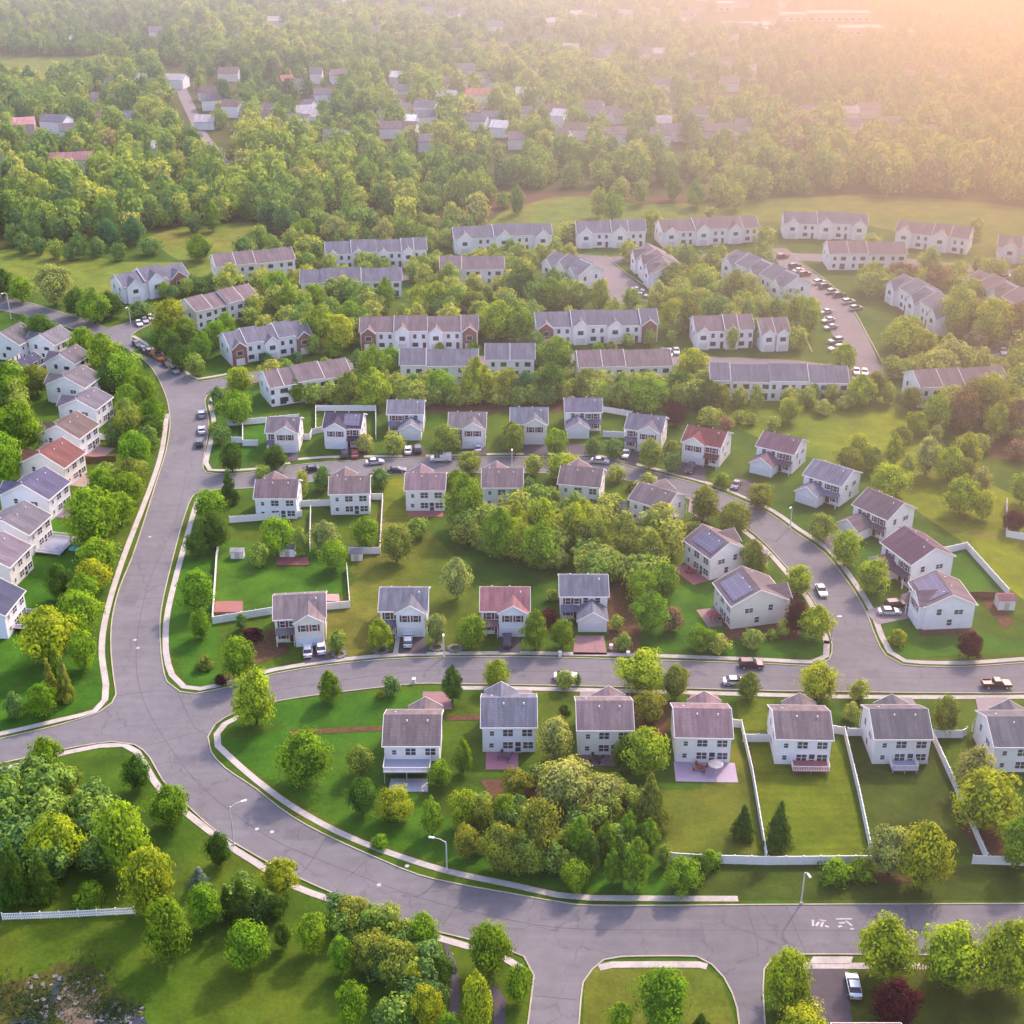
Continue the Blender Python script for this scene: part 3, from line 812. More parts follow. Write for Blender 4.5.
# north side of the middle street, fronts seen
house('house with red shutters and two white cars on its dark drive', 'the two-white-car house', (276, 643), (327, 640), 'front', 9.8, 9.5, PURPLE, CREAM, garage=('bump', 1, 2.0), deck=None)
house('white house with a blue-grey roof, white gable and a white car on its drive', 'the blue-grey gabled house', (381, 634), (427, 634), 'front', 9.2, 9, SLATE)
house('white house with a plain pink roof and a dark car on its drive', 'the pink-roofed house', (481, 634), (529, 634), 'front', 9.4, 9, PINK)
house('white house with a grey garage wing above a pink drive', 'the pink-drive house', (560, 619), (607, 619), 'front', 9.4, 8.5, SLATE, garage=('wing', 1, 5.0))
# south side of the upper street, rears seen
RR = 'rear'
house('white house with a dusky roof at the western end of the upper street', 'the westernmost upper-street house', (255, 519), (299, 519), RR, 9.4, 9, PURPLE)
house('white house with a dusky roof and a red flowering bush behind it', 'the red-bush house', (330, 515), (371, 514), RR, 9.0, 9, PURPLE)
house('white house with a dusky roof and a maroon patio beside the bright lawn strip', 'the maroon-patio house', (405, 511), (446, 511), RR, 9.0, 9, PURPLE, patio=(-4.2, 4.0, 3.0, (0.28, 0.1, 0.1)))
house('white house with a dusky roof between the bright round tree and the grove', 'the grove-side house', (482, 508), (523, 508), RR, 9.2, 9, PURPLE)
house('white house with a dusky roof half sunk in the trees of the grove', 'the sunken grove house', (557, 504), (600, 508), RR, 9.6, 9, PURPLE)
house('white house with a dusky roof turned to the curve above the grove', 'the turned grove house', (629, 520), (664, 531), RR, 9.4, 9, PURPLE)
house('white house with solar panels and a red patio inside the curve', 'the red-patio solar house', (685, 563), (708, 580), RR, 9.2, 9, PURPLE, solar=(1, -4, 3, .12, .85), patio=(-4.5, 3.5, 4.0, (0.34, 0.13, 0.13)))
house('white house with pale solar panels and a stone terrace inside the curve', 'the stone-terrace solar house', (727, 630), (787, 622), 'gL', 9.4, 11.5, PURPLE, CREAM, solar=(1, -4, 3.6, .08, .8), patio=(-3, 4, 4.0, (0.26, 0.17, 0.16)), garage=('bump', -1))
# north side of the upper street, fronts seen
house('small white house with a dusky roof beside the long white fence', 'the small fence-side house', (268, 452), (299, 452), 'front', 8.0, 9, GREY, detail=True, garage=('bump', 1, .5))
house('white house with black roof, solar panels and a pointed front gable', 'the black-roofed house', (325, 447), (361, 448), 'front', 9.4, 9, (0.05, 0.045, 0.08), garage=('bump', -1), solar=(-1, 0.2, 4.4, .1, .9))
house('white house with a slate garage wing and white and black cars in front', 'the slate garage-wing house', (388, 433), (424, 433), 'front', 9.2, 8.5, SLATE, garage=('wing', 1, 4.8))
house('white house with a grey roof above the white van', 'the house above the white van', (450, 447), (485, 447), 'front', 9.2, 9, GREY)
house('white house with a grey roof and an orange-lit drive east of the van', 'the orange-lit-drive house', (511, 443), (547, 443), 'front', 9.2, 9, SLATE)
house('white house with a projecting white garage and a fenced side lawn', 'the projecting-garage house', (563, 431), (603, 431), 'front', 9.4, 8.5, SLATE, garage=('wing', -1, 5))
house('white house with a split grey roof and a white car on its drive', 'the split-grey-roof house', (625, 448), (660, 452), 'front', 9.2, 9, SLATE)
# outside the curve
house('white house with a bright red roof in two sections on the curve', 'the red-roofed curve house', (684, 461), (716, 467), 'front', 9.8, 9.5, MAROON, garage=('bump', -1, .8))
house('white house with a dusky roof and low garage wing next to the red-roofed one', 'the low-garage curve house', (757, 466), (790, 474), 'front', 9.6, 9, DARKP, garage=('wing', -1, 4.5))
house('white house with a slate roof, pale garage wing and brown hedge by the open green', 'the slate curve house', (802, 495), (839, 507), 'front', 9.8, 9.5, SLATE, garage=('wing', -1, 4.0))
house('white house with a dusky roof and long garage wing on the outer curve', 'the long-wing curve house', (852, 526), (884, 541), 'front', 9.6, 9.5, PURPLE, garage=('wing', -1, 5.5))
house('large white house with a dark purple split roof by the fenced lawn', 'the dark-purple-roofed house', (906, 589), (952, 579), 'gR', 10.5, 10.5, DARKP, h=5.8, garage=('wing', -1, 3.0))
house('white house with lilac solar roof at the street corner', 'the lilac solar house', (924, 630), (970, 628), 'gR', 9.5, 10, PURPLE, solar=(-1, -4.2, 3.8, .06, .92))
# west of the main road, gables seen
W_ = 'gR'
house('white gabled house with a navy roof at the western edge', 'the navy-roofed edge house', (-48, 636), (9, 639), W_, 9.4, 11.5, NAVY, BLUEW, deck=(-4, 2, 3.2, .8, (.05, .05, .09)))
house('white gabled house with a brownish-grey roof above the navy-roofed one', 'the brownish-grey west house', (-40, 585), (15, 590), W_, 9.4, 11.5, GREY, CREAM)
house('white gabled house with a grey roof and a white-railed patio', 'the white-railed-patio house', (-18, 551), (35, 557), W_, 9.4, 11.5, GREY, BLUEW, deck=(-4.3, 3.5, 6.0, .6, (.26, .27, .36)))
house('white gabled house with a dark blue roof and a skylight strip', 'the dark-blue-roofed house', (3, 515), (55, 521), W_, 9.4, 11.5, (0.08, 0.08, 0.14), BLUEW, patio=(-3, 3, 4, (.18, .13, .18)))
house('white gabled house with a red-brown roof in the western row', 'the red-roofed west house', (20, 482), (72, 489), W_, 9.2, 11.5, (0.15, 0.062, 0.062), CREAM, patio=(-3, 3, 4, (.3, .22, .2)))
house('white gabled house with a faded brown roof in the western row', 'the faded-brown-roofed house', (38, 453), (86, 459), W_, 9.2, 11.2, BROWN, WHITE, patio=(-3, 3, 5, (.25, .15, .14)))
house('white gabled house with a grey roof above a low bluish annexe', 'the bluish-annexe house', (62, 425), (100, 429), W_, 8.8, 10, GREY, BLUEW)
house('white gabled house with a pale split roof and long gable', 'the pale split-roof house', (46, 402), (92, 407), W_, 9.2, 11, GREY, WHITE)
house('small white gabled house tucked behind the pale split-roof one', 'the tucked-in west house', (50, 379), (78, 382), W_, 8.2, 8.5, GREY, WHITE, detail=False)
house('white gabled house with a grey roof near the northern end of the western row', 'the north-end west house', (28, 358), (60, 363), W_, 8.8, 9.5, GREY, WHITE, detail=False)
house('low dark-roofed house between the white gables of the western row', 'the low dark-roofed house', (4, 379), (30, 383), W_, 8.8, 8, NAVY, BLUEW, h=3.4, detail=False, garage=None)
house('white gabled house with a grey roof at the northwestern edge of the estate', 'the northwestern edge house', (-16, 357), (26, 363), W_, 9.2, 12, GREY, WHITE, detail=False)
house('pink hip-like roofed house beside the purple tree at the southern edge', 'the southern-edge house', (850, 1112), (905, 1112), 'front', 8.5, 9, (0.2, 0.13, 0.12), WHITE)
house('white house with red maple and white fence at the eastern edge', 'the eastern-edge house', (1030, 538), (1062, 548), 'front', 9, 9, PURPLE)

# ------------------------------------------------------------------ terraces
def terrace(label, ref, c0, c1, side, rcol, wcol=WHITE, d=11.0, units=None, brick=(), step=0.0, h=5.7, p=0.5, small=False):
    A, B = G(*c0), G(*c1)
    e = (B - A).normalized()
    nin = Vector((-e.y, e.x, 0))
    if nin.y < 0: nin = -nin
    w = (B - A).length
    units = units or max(2, round(w / 6.6))
    u = w / units
    X = e if side == 'front' else -e
    C0 = (A + B) / 2 + nin * d / 2
    t = thing('terraced_row', label, 'townhouses', C0, math.atan2(X.y, X.x), 'townhouse rows of the estate')
    PLACES.append((C0.x, C0.y, ref)); FOOT.append((C0.copy(), X.copy(), w / 2, d / 2))
    wb, rb, fb = MB(), MB(), MB()
    hs = [h + (step * (i % 2) if step else (0.35 if (i // 2) % 2 else 0)) for i in range(units)]
    for i in range(units):
        x0, x1 = -w / 2 + i * u, -w / 2 + (i + 1) * u
        yo = 0.5 if (step and i % 2) else 0.0
        wb.prism(shift(wall_prof(d, hs[i], p), yo), x0, x1)
        rb.prism(shift(roof_prof(d, hs[i] + .02, p), yo), x0 - (.3 if i == 0 else 0), x1 + (.3 if i == units - 1 else 0))
        if i == 0 or i == units - 1 or (hs[i] != hs[i - 1]):
            fp = shift(roof_prof(d, hs[i] - .1, p, .32, OV + .02), yo)
            if i == 0: fb.prism(fp, x0 - .38, x0 - .3)
            else: fb.prism(fp, x0 - .06, x0 + .06)
            if i == units - 1: fb.prism(fp, x1 + .3, x1 + .38)
        for s in (-1, 1):
            y = s * (d / 2 + OV + .06) + yo
            fb.box(x0, x1, y - .07, y + .07, hs[i] - OV * p - .08, hs[i] - OV * p + .12)
    obj('wall', wb, M['siding'], t, wcol); obj('roof', rb, M['shingle'], t, rcol); obj('fascia', fb, M['trim'], t)
    yf = -d / 2
    for i in range(units):
        xc = -w / 2 + (i + .5) * u
        yo = 0.5 if (step and i % 2) else 0.0
        if side == 'front':
            if i % 2 == 0 or units <= 3:
                bw, bp = min(u * .84, 5.6), .82
                pk = bw / 2 * bp
                a = MB(); hh = hs[i] - .25
                a.prism([(xc - bw / 2, -.3), (xc + bw / 2, -.3), (xc + bw / 2, hh), (xc, hh + pk - .02), (xc - bw / 2, hh)], yf - 1.0 + yo, yf + (pk) / p * .8 + yo, 'y')
                br = (i // 2) in brick
                gb = obj('front_gable', a, M['brick'] if br else M['siding'], t, wcol)
                a = MB(); a.prism(shift(roof_prof(bw, hh + .03, bp, .15, .28), xc), yf - 1.28 + yo, yf + pk / p * .8 + .3 + yo, 'y')
                obj('gable_roof', a, M['shingle'], gb, rcol)
                a = MB(); a.prism(shift(roof_prof(bw, hh - .09, bp, .28, .30), xc), yf - 1.36 + yo, yf - 1.28 + yo, 'y')
                obj('fascia', a, M['trim'], gb)
                window(t, xc, yf - 1.0 + yo, 3.2, 0, 1.7, 1.3, None, False)
                panel_door(t, xc, yf - 1.0 + yo, .1, 0, 2.6, 2.1, (.66, .64, .64), 'garage_door')
            else:
                window(t, xc - 1.3, yf + yo, 3.5, 0, .95, 1.3, None, False); window(t, xc + 1.3, yf + yo, 3.5, 0, .95, 1.3, None, False)
                window(t, xc - 1.2, yf + yo, .9, 0, 1.7, 1.3, None, False)
                panel_door(t, xc + 1.5, yf + yo, .1, 0, .95, 2.1, (.15, .04, .04), 'entry_door')
        else:
            for dx in (-1.6, 1.4):
                window(t, xc + dx, d / 2 + yo, 3.5, R(180), .95 if dx > 0 else 1.7, 1.3, None, False)
            window(t, xc - 1.4, d / 2 + yo, .3, R(180), 1.8, 2.0, None, False, name='patio_door')
            window(t, xc + 1.5, d / 2 + yo, .9, R(180), .95, 1.3, None, False)
    for s, a_ in ((-1, R(-90)), (1, R(90))):
        for yy in (-2.6, 2.2):
            window(t, s * w / 2, yy, 3.4, a_, .95, 1.3, None, False)
    return t

TP = (0.165, 0.130, 0.142); TS = (0.135, 0.137, 0.172)
F_, B_ = 'front', 'rear'
for a in [
    ('slate-roofed townhouses with a brick bay beside the northwestern green', 'the northwestern brick-bay row', (125, 304), (190, 291), F_, TS, WHITE, dict(units=3, brick=(1,), step=.7)),
    ('dusky-roofed townhouse row behind the corner trees of the main road', 'the main-road corner row', (197, 330), (259, 313), B_, TP, CREAM, dict(step=.5)),
    ('dusky-roofed townhouse row below the northern tree line', 'the tree-line dusky row', (218, 284), (296, 275), B_, TP, CREAM, dict()),
    ('slate-roofed townhouses with white gables and a brick end bay', 'the slate row with brick end', (232, 366), (312, 352), F_, TS, WHITE, dict(units=5, brick=(0, 2), step=.4)),
    ('dusky stepped townhouse row with windows in its white end gable', 'the stepped dusky row', (272, 407), (352, 393), B_, TP, WHITE, dict(units=6)),
    ('long dusky-roofed townhouse row with white gables and brick bays', 'the long gabled dusky row', (361, 350), (478, 349), F_, TP, WHITE, dict(units=7, brick=(0, 3))),
    ('slate-roofed townhouse row with plain white rear walls', 'the plain slate row', (401, 385), (478, 384), B_, TS, WHITE, dict()),
    ('short slate-roofed townhouse row behind the dark oval tree', 'the short slate row', (486, 378), (534, 378), B_, TS, WHITE, dict()),
    ('slate-roofed townhouse row with four white gables and brick bays', 'the four-gable slate row', (537, 345), (657, 342), F_, TS, WHITE, dict(units=7, brick=(0, 3))),
    ('dusky-roofed townhouse row behind the broad round tree', 'the dusky row behind the round tree', (579, 387), (671, 384), B_, TP, WHITE, dict()),
    ('dusky townhouse row with two white gables east of the heart-shaped trees', 'the two-gable dusky row', (695, 349), (752, 348), F_, TP, WHITE, dict(units=4)),
    ('short dusky townhouse pair by the car park', 'the car-park pair', (760, 351), (788, 350), F_, TP, WHITE, dict(units=2)),
    ('very long pale slate townhouse row facing the open green', 'the long row by the green', (710, 400), (846, 402), B_, TS, WHITE, dict(units=7)),
    ('dusky townhouse row with a white end gable near the eastern trees', 'the eastern dusky row', (918, 408), (1005, 402), B_, TP, WHITE, dict()),
    ('stepped pale townhouse block beside the kerb of the car park', 'the stepped car-park block', (886, 300), (938, 336), F_, TS, WHITE, dict(units=5, step=.8)),
    ('stepped pale townhouse block at the eastern edge', 'the stepped eastern block', (962, 296), (1024, 330), F_, TP, WHITE, dict(units=5, step=.8)),
    ('slate townhouse block running down towards the car park', 'the slate block above the car park', (722, 276), (782, 304), F_, TS, WHITE, dict(units=5, step=.7)),
    ('dusky townhouse block beside the court', 'the court-side dusky block', (632, 268), (652, 290), F_, TP, WHITE, dict(units=3, step=.5)),
    ('small slate townhouse block at the western side of the court', 'the court-side slate block', (543, 278), (578, 292), F_, TS, WHITE, dict(units=3, step=.6)),
    ('slate townhouse row with a tall white gable below the meadow', 'the tall-gable meadow row', (577, 248), (645, 247), F_, TS, WHITE, dict(units=4)),
    ('dusky townhouse row below the tall oval trees of the meadow', 'the oval-tree meadow row', (662, 247), (758, 242), F_, TP, WHITE, dict()),
    ('pale slate townhouse row at the northern meadow edge', 'the pale meadow-edge row', (783, 238), (866, 240), F_, TS, WHITE, dict()),
    ('dusky townhouse row with gables at the northeastern meadow', 'the northeastern meadow row', (894, 246), (966, 255), F_, TP, WHITE, dict()),
    ('dusky townhouse row at the far eastern meadow corner', 'the eastern meadow corner row', (996, 262), (1044, 266), F_, TP, WHITE, dict()),
    ('slate townhouse row with gables west of the tall-gable row', 'the western gabled meadow row', (455, 254), (552, 250), F_, TS, WHITE, dict()),
    ('slate townhouse row below the woodland edge', 'the woodland-edge slate row', (327, 270), (427, 266), F_, TS, WHITE, dict(units=8)),
    ('slate townhouse row with white rear walls behind round trees', 'the round-tree slate row', (302, 300), (402, 297), B_, TS, WHITE, dict()),
    ('dusky townhouse row among yellow-green trees in the second row', 'the second-row dusky terrace', (441, 286), (504, 285), B_, TP, WHITE, dict()),
    ('dusky townhouse row half lost behind eastern trees', 'the half-lost eastern terrace', (828, 270), (905, 270), B_, TP, WHITE, dict()),
]:
    terrace(*a[:-1], **a[-1])
# ------------------------------------------------------------------ distant houses in the woods (too small for parts beyond wall and roof)
_U = ['', 'second', 'third', 'fourth', 'fifth', 'sixth', 'seventh', 'eighth', 'ninth', 'tenth', 'eleventh', 'twelfth', 'thirteenth', 'fourteenth', 'fifteenth', 'sixteenth', 'seventeenth', 'eighteenth', 'nineteenth', 'twentieth']
ORD = _U + [f'{t}-{u}' if u != 't' else v for t, v in (('twenty', 'thirtieth'), ('thirty', 'fortieth'), ('forty', 'fiftieth')) for u in ['first', 'second', 'third', 'fourth', 'fifth', 'sixth', 'seventh', 'eighth', 'ninth', 't']]
FAR = []
far_list = [  # x, base y, width px, height m, roof, wall, words
    (22, 137, 22, 6, (0.5, .25, .25), (.62, .42, .42), 'pink'), (55, 134, 26, 6, TS, BLUEW, 'pale blue'), (68, 141, 20, 5, GREY, WHITE, 'white'), (102, 128, 14, 5, PINK, WHITE, 'pink-roofed'), (132, 128, 18, 5, SLATE, BLUEW, 'blue-roofed'),
    (158, 157, 14, 4, WHITE, WHITE, 'bright white'), (72, 174, 46, 6, (.3, .15, .17), WHITE, 'long maroon-roofed'), (4, 176, 14, 5, SLATE, WHITE, 'grey-roofed'), (232, 118, 18, 6, BROWN, WHITE, 'brown-roofed'), (247, 126, 14, 5, GREY, WHITE, 'low white'),
    (228, 82, 20, 5, BROWN, CREAM, 'cream'), (240, 147, 14, 3, WHITE, WHITE, 'low bright white'), (268, 142, 22, 6, GREY, BLUEW, 'bluish white'), (337, 148, 26, 5, TS, WHITE, 'broad white'), (308, 114, 11, 4, SLATE, WHITE, 'small grey-roofed'),
    (286, 92, 12, 6, (.35, .14, .12), BROWN, 'brick-red'), (300, 94, 13, 5, GREY, WHITE, 'grey and white'), (316, 84, 12, 6, GREY, CREAM, 'cream gabled'), (396, 86, 10, 5, WHITE, WHITE, 'narrow white'), (402, 100, 18, 5, GREY, WHITE, 'white gabled'), (400, 118, 20, 4, TP, CREAM, 'low dusky'),
    (408, 132, 17, 5, BLUEW, BLUEW, 'light blue'), (426, 152, 22, 5, TS, BLUEW, 'blue-grey'), (464, 78, 20, 5, TP, WHITE, 'dusky-roofed'), (480, 87, 18, 5, GREY, WHITE, 'white and grey'), (478, 106, 24, 6, (.42, .16, .12), WHITE, 'red-roofed'), (480, 117, 16, 4, TP, CREAM, 'low pink'),
    (490, 128, 18, 5, GREY, WHITE, 'plain white'), (500, 138, 16, 5, WHITE, WHITE, 'small bright white'), (516, 150, 16, 5, TP, CREAM, 'pale dusky'), (542, 114, 14, 5, SLATE, WHITE, 'slate-roofed'), (560, 128, 13, 6, WHITE, WHITE, 'tall white'), (560, 146, 20, 5, TP, WHITE, 'pink-grey'),
    (612, 147, 28, 6, TP, WHITE, 'wide dusky-roofed'), (660, 148, 20, 6, GREY, WHITE, 'tall grey-roofed'), (672, 142, 20, 5, TS, WHITE, 'slate and white'), (709, 139, 28, 4, TP, CREAM, 'low wide'), (632, 53, 18, 4, TS, WHITE, 'pale grey'), (658, 58, 14, 3, WHITE, WHITE, 'flat white'),
    (690, 63, 15, 3, WHITE, WHITE, 'flat bright'), (714, 71, 18, 4, TS, BLUEW, 'bluish'), (690, 86, 12, 4, GREY, WHITE, 'small white'), (808, 122, 20, 5, TS, WHITE, 'white gabled'), (852, 134, 22, 4, TS, WHITE, 'low pale'), (925, 145, 24, 6, TP, WHITE, 'two-gabled'),
    (982, 143, 12, 4, GREY, WHITE, 'small pale'), (974, 153, 10, 5, WHITE, WHITE, 'narrow pale'), (968, 36, 18, 4, TS, WHITE, 'grey'), (985, 28, 14, 6, GREY, WHITE, 'tall pale'), (1003, 14, 20, 4, TS, WHITE, 'flat pale'),
    (322, 20, 10, 5, TP, WHITE, 'tiny dusky'), (334, 14, 14, 6, WHITE, WHITE, 'pale'), (356, 8, 12, 4, TS, WHITE, 'grey'), (450, 10, 14, 4, TS, WHITE, 'pale'), (576, 22, 12, 5, WHITE, WHITE, 'small white'), (590, 6, 20, 4, TS, WHITE, 'wide grey'), (30, 36, 14, 4, GREY, WHITE, 'pale'),
    (75, 47, 10, 4, WHITE, WHITE, 'tiny white'), (552, 28, 14, 4, WHITE, WHITE, 'white'), (610, 30, 12, 4, TP, WHITE, 'pink-white'), (860, 54, 16, 4, TS, WHITE, 'grey-white'), (880, 45, 12, 4, WHITE, WHITE, 'small light'), (930, 24, 16, 4, TP, WHITE, 'dusky'), (742, 8, 16, 4, TS, WHITE, 'pale'), (780, 12, 12, 4, WHITE, WHITE, 'white')]
rf = random.Random(21)
for (cx, cy_, sx, sy, n) in [(232, 122, 40, 20, 4), (300, 110, 40, 30, 6), (420, 110, 50, 34, 7), (492, 105, 50, 32, 6), (580, 120, 60, 22, 6), (680, 132, 90, 12, 5), (410, 14, 90, 9, 8), (640, 22, 60, 16, 9), (790, 38, 70, 12, 7), (960, 28, 50, 14, 8), (700, 100, 60, 12, 4), (880, 124, 60, 8, 4), (200, 40, 80, 18, 5), (500, 45, 60, 16, 6), (620, 60, 50, 10, 5), (320, 40, 60, 14, 4), (760, 70, 60, 10, 4), (930, 80, 60, 14, 4), (110, 100, 80, 12, 4)]:
    for q in range(n):
        for _ in range(30):
            x, y = cx + rf.uniform(-sx, sx), cy_ + rf.uniform(-sy, sy)
            if all(abs(x - f[0]) > 13 or abs(y - f[1]) > 6 for f in far_list): break
        else: continue
        nm_, rc_, wc_ = rf.choice([('white', GREY, WHITE), ('pale', TS, WHITE), ('cream', BROWN, CREAM), ('grey-roofed', GREY, BLUEW), ('dusky-roofed', TP, WHITE), ('light-roofed', (.4, .38, .4), WHITE)])
        far_list.append((round(x), max(4, round(y)), rf.uniform(9, 12.5) * S(y) , rf.choice([4, 5, 5.5]), rc_, wc_, nm_))
for i, (x, y, wpx, hh, rc, wc, word) in enumerate(far_list):
    if rc is WHITE: rc = (.5, .5, .54)
    p = G(x, y)
    w = wpx / S(y)
    d = 10.0
    rz = random.Random(i).uniform(-.35, .35)
    t = thing('distant_house', None, 'house', p + Vector((0, d / 2, 0)), rz, 'distant houses among the northern woods')
    FAR.append((x, y, t, word))
    a = MB(); a.prism(wall_prof(d, hh, .5), -w / 2, w / 2); obj('wall', a, M['siding'], t, wc)
    a = MB(); a.prism(roof_prof(d, hh + .02, .5), -w / 2 - .3, w / 2 + .3); obj('roof', a, M['shingle'], t, rc)
    FOOT.append((p + Vector((0, 2, 0)), Vector((math.cos(rz), math.sin(rz), 0)), w / 2 - 1, d / 2))
    FOOT.append((p + Vector((0, -12 - (i * 7) % 8, 0)), Vector((1, 0, 0)), w / 2 - 2.2, 9 + (i * 7) % 8))
bands = [(0, 20, 'on the skyline'), (20, 45, 'in the hazy town'), (45, 75, 'in the upper woods'), (75, 105, 'in the upper clearing'), (105, 132, 'in the middle woods'), (132, 200, 'just behind the long tree belt')]
for lo, hi, ph in bands:
    for a0, a1, side_ in [(-99, 280, 'western'), (280, 560, 'central'), (560, 820, 'east-central'), (820, 2000, 'far eastern')]:
        row = sorted([f for f in FAR if lo <= f[1] < hi and a0 <= f[0] < a1], key=lambda f: (f[0], f[1]))
        for i, (x, y, t, word) in enumerate(row):
            t['label'] = f"{word} house {ph}, {side_} part, {ORD[i] or 'first'} from the west"
# long low buildings of the town on the skyline
for x, y, wpx, dep, hh, word in [(840, 22, 62, 14, 6, 'long white'), (862, 36, 44, 16, 5, 'broad pale'), (798, 22, 34, 12, 5, 'low pinkish'), (752, 33, 56, 16, 5, 'wide dusky-roofed'), (702, 6, 16, 12, 6, 'small white'), (726, 12, 16, 12, 6, 'narrow white'), (780, 36, 30, 14, 4, 'flat pale'), (905, 40, 18, 10, 5, 'short white')]:
    p = G(x, y); w = wpx / S(y)
    t = thing('warehouse', f'{word} flat-roofed building in the hazy town on the skyline', 'warehouse', p + Vector((0, dep / 2, 0)), 0, 'flat-roofed buildings of the far town')
    a = MB(); a.box(-w / 2, w / 2, -dep / 2, dep / 2, -.3, hh); obj('wall', a, M['siding'], t, WHITE)
    a = MB(); a.box(-w / 2 - .3, w / 2 + .3, -dep / 2 - .3, dep / 2 + .3, hh + .01, hh + .5); obj('roof', a, M['flat'], t, (.55, .5, .52))
    a = MB()
    for j in range(int(w / 5)):
        xx = -w / 2 + 2.5 + j * 5
        a.box(xx - 1.2, xx + 1.2, -dep / 2 - .06, -dep / 2 - .01, 1.2, 2.6)
    obj('window_band', a, M['glass'], t)
    FOOT.append((p + Vector((0, 0, 0)), Vector((1, 0, 0)), w / 2 + 2, dep / 2 + 12))

# ------------------------------------------------------------------ cars
def car_proto(kind):
    L_, Wd = {'sedan': (4.6, 1.8), 'suv': (4.8, 1.9), 'van': (5.4, 2.0), 'pickup': (5.5, 1.95)}[kind]
    hl = L_ / 2
    prof = {'sedan': [(-hl, .35), (-hl, .85), (-hl + .25, .98), (-.95, 1.0), (1.0, .98), (hl - .3, .82), (hl, .65), (hl, .35)],
            'suv': [(-hl, .4), (-hl, 1.0), (-hl + .1, 1.1), (.9, 1.1), (hl - .25, .98), (hl, .8), (hl, .4)],
            'van': [(-hl, .4), (-hl, 1.2), (-hl + .05, 1.25), (1.6, 1.2), (hl - .25, 1.05), (hl, .8), (hl, .4)],
            'pickup': [(-hl, .45), (-hl, 1.05), (-.6, 1.05), (1.0, 1.1), (hl - .2, 1.0), (hl, .8), (hl, .45)]}[kind]
    cab = {'sedan': [(-1.75, .98), (-1.15, 1.42), (.25, 1.44), (1.05, .97)], 'suv': [(-2.3, 1.09), (-2.05, 1.68), (.2, 1.72), (1.0, 1.09)],
           'van': [(-2.65, 1.24), (-2.6, 2.05), (1.0, 2.1), (1.75, 1.19)], 'pickup': [(-.75, 1.05), (-.6, 1.7), (.6, 1.72), (1.2, 1.09)]}[kind]
    b = MB()
    n = len(prof)
    # body sides tucked in a little towards the bottom and the ends
    vs = []
    for s in (-1, 1):
        for (x, z) in prof:
            k = 1 - .10 * max(0, (abs(x) - hl * .75) / (hl * .25)) - (.03 if z < .5 else 0)
            vs.append((x, s * Wd / 2 * k, z))
    b.add(vs, [tuple(range(n)), tuple(range(2 * n - 1, n - 1, -1))] + [((i + 1) % n, i, n + i, n + (i + 1) % n) for i in range(n)])
    # roof skin
    rz = cab[1][1]; 
    b.box(cab[1][0] + .05, cab[2][0] - .02, -Wd / 2 * .74, Wd / 2 * .74, rz - .02, rz + .03)
    if kind == 'pickup':
        b.box(-hl + .06, -.85, -Wd / 2 + .02, -Wd / 2 + .12, 1.05, 1.3).box(-hl + .06, -.85, Wd / 2 - .12, Wd / 2 - .02, 1.05, 1.3).box(-hl + .02, -hl + .1, -Wd / 2 + .12, Wd / 2 - .12, 1.05, 1.3)
    if kind == 'van':
        b.box(-2.62, .2, -Wd / 2 * .97, Wd / 2 * .97, 1.25, 2.04)
    body = b.mesh('car_body', M['paintc'])
    c = MB(); vs = []
    for s in (-1, 1):
        for i, (x, z) in enumerate(cab):
            vs.append((x, s * Wd / 2 * (.93 if i in (0, 3) else .76), z))
    c.add(vs, [(0, 1, 2, 3), (7, 6, 5, 4), (0, 4, 5, 1), (1, 5, 6, 2), (2, 6, 7, 3), (3, 7, 4, 0)])
    glass = c.mesh('car_windows', M['glass'])
    w = MB(); w.tube([(0, -.11, 0), (0, .11, 0)], .34, 14)
    w.tube([(0, -.125, 0), (0, .125, 0)], .19, 10, 1)
    wheel = w.mesh('car_wheel', [M['rubber'], M['metal']])
    hd = MB(); hd.box(-.05, .03, -.22, .22, -.09, .09); hm = hd.mesh('headlight', M['trim'])
    tm = hd.mesh('tail_light', M['red'])
    return dict(body=body, glass=glass, wheel=wheel, hm=hm, tm=tm, L=L_, W=Wd)
CP = {k: car_proto(k) for k in ('sedan', 'suv', 'van', 'pickup')}
def car(x, y, dx, dy, kind, color, label, group='parked cars', near=True):
    """x,y: spot; (dx,dy): second point on the photograph giving the nose direction"""
    p = G(x, y); q = G(x + dx, y + dy)
    rz = math.atan2(q.y - p.y, q.x - p.x)
    P_ = CP[kind]
    t = thing('parked_car', label, {'van': 'van', 'pickup': 'pickup truck'}.get(kind, 'car'), (p.x, p.y, .05), rz, group)
    link('body', P_['body'], t, color)
    link('window', P_['glass'], t)
    for sx in (-1, 1):
        for sy in (-1, 1):
            o = link('wheel', P_['wheel'], t); o.location = (sx * P_['L'] * .31, sy * (P_['W'] / 2 - .1), .34)
    if near:
        for sy in (-1, 1):
            o = link('headlight', P_['hm'], t); o.location = (P_['L'] / 2, sy * P_['W'] * .33, .68)
            o = link('tail_light', P_['tm'], t); o.location = (-P_['L'] / 2, sy * P_['W'] * .33, .78)
    return t
WH, SI, BK, RD, DB, SV = (.78, .78, .78), (.45, .46, .48), (.02, .02, .025), (.35, .02, .025), (.03, .04, .09), (.6, .62, .66)
car(853, 989, -6, -30, 'sedan', (.55, .68, .75), 'pale blue car on the long dark drive by the purple tree')
car(308, 653, 0, -12, 'sedan', WH, 'western of two white cars on the dark drive')
car(321, 650, -2, -12, 'sedan', WH, 'eastern of two white cars on the dark drive')
car(408, 643, 0, -12, 'suv', WH, 'lone white car on the drive of the blue-grey gabled house')
car(507, 643, 0, -12, 'suv', (.06, .05, .1), 'dark car on the drive of the pink-roofed house')
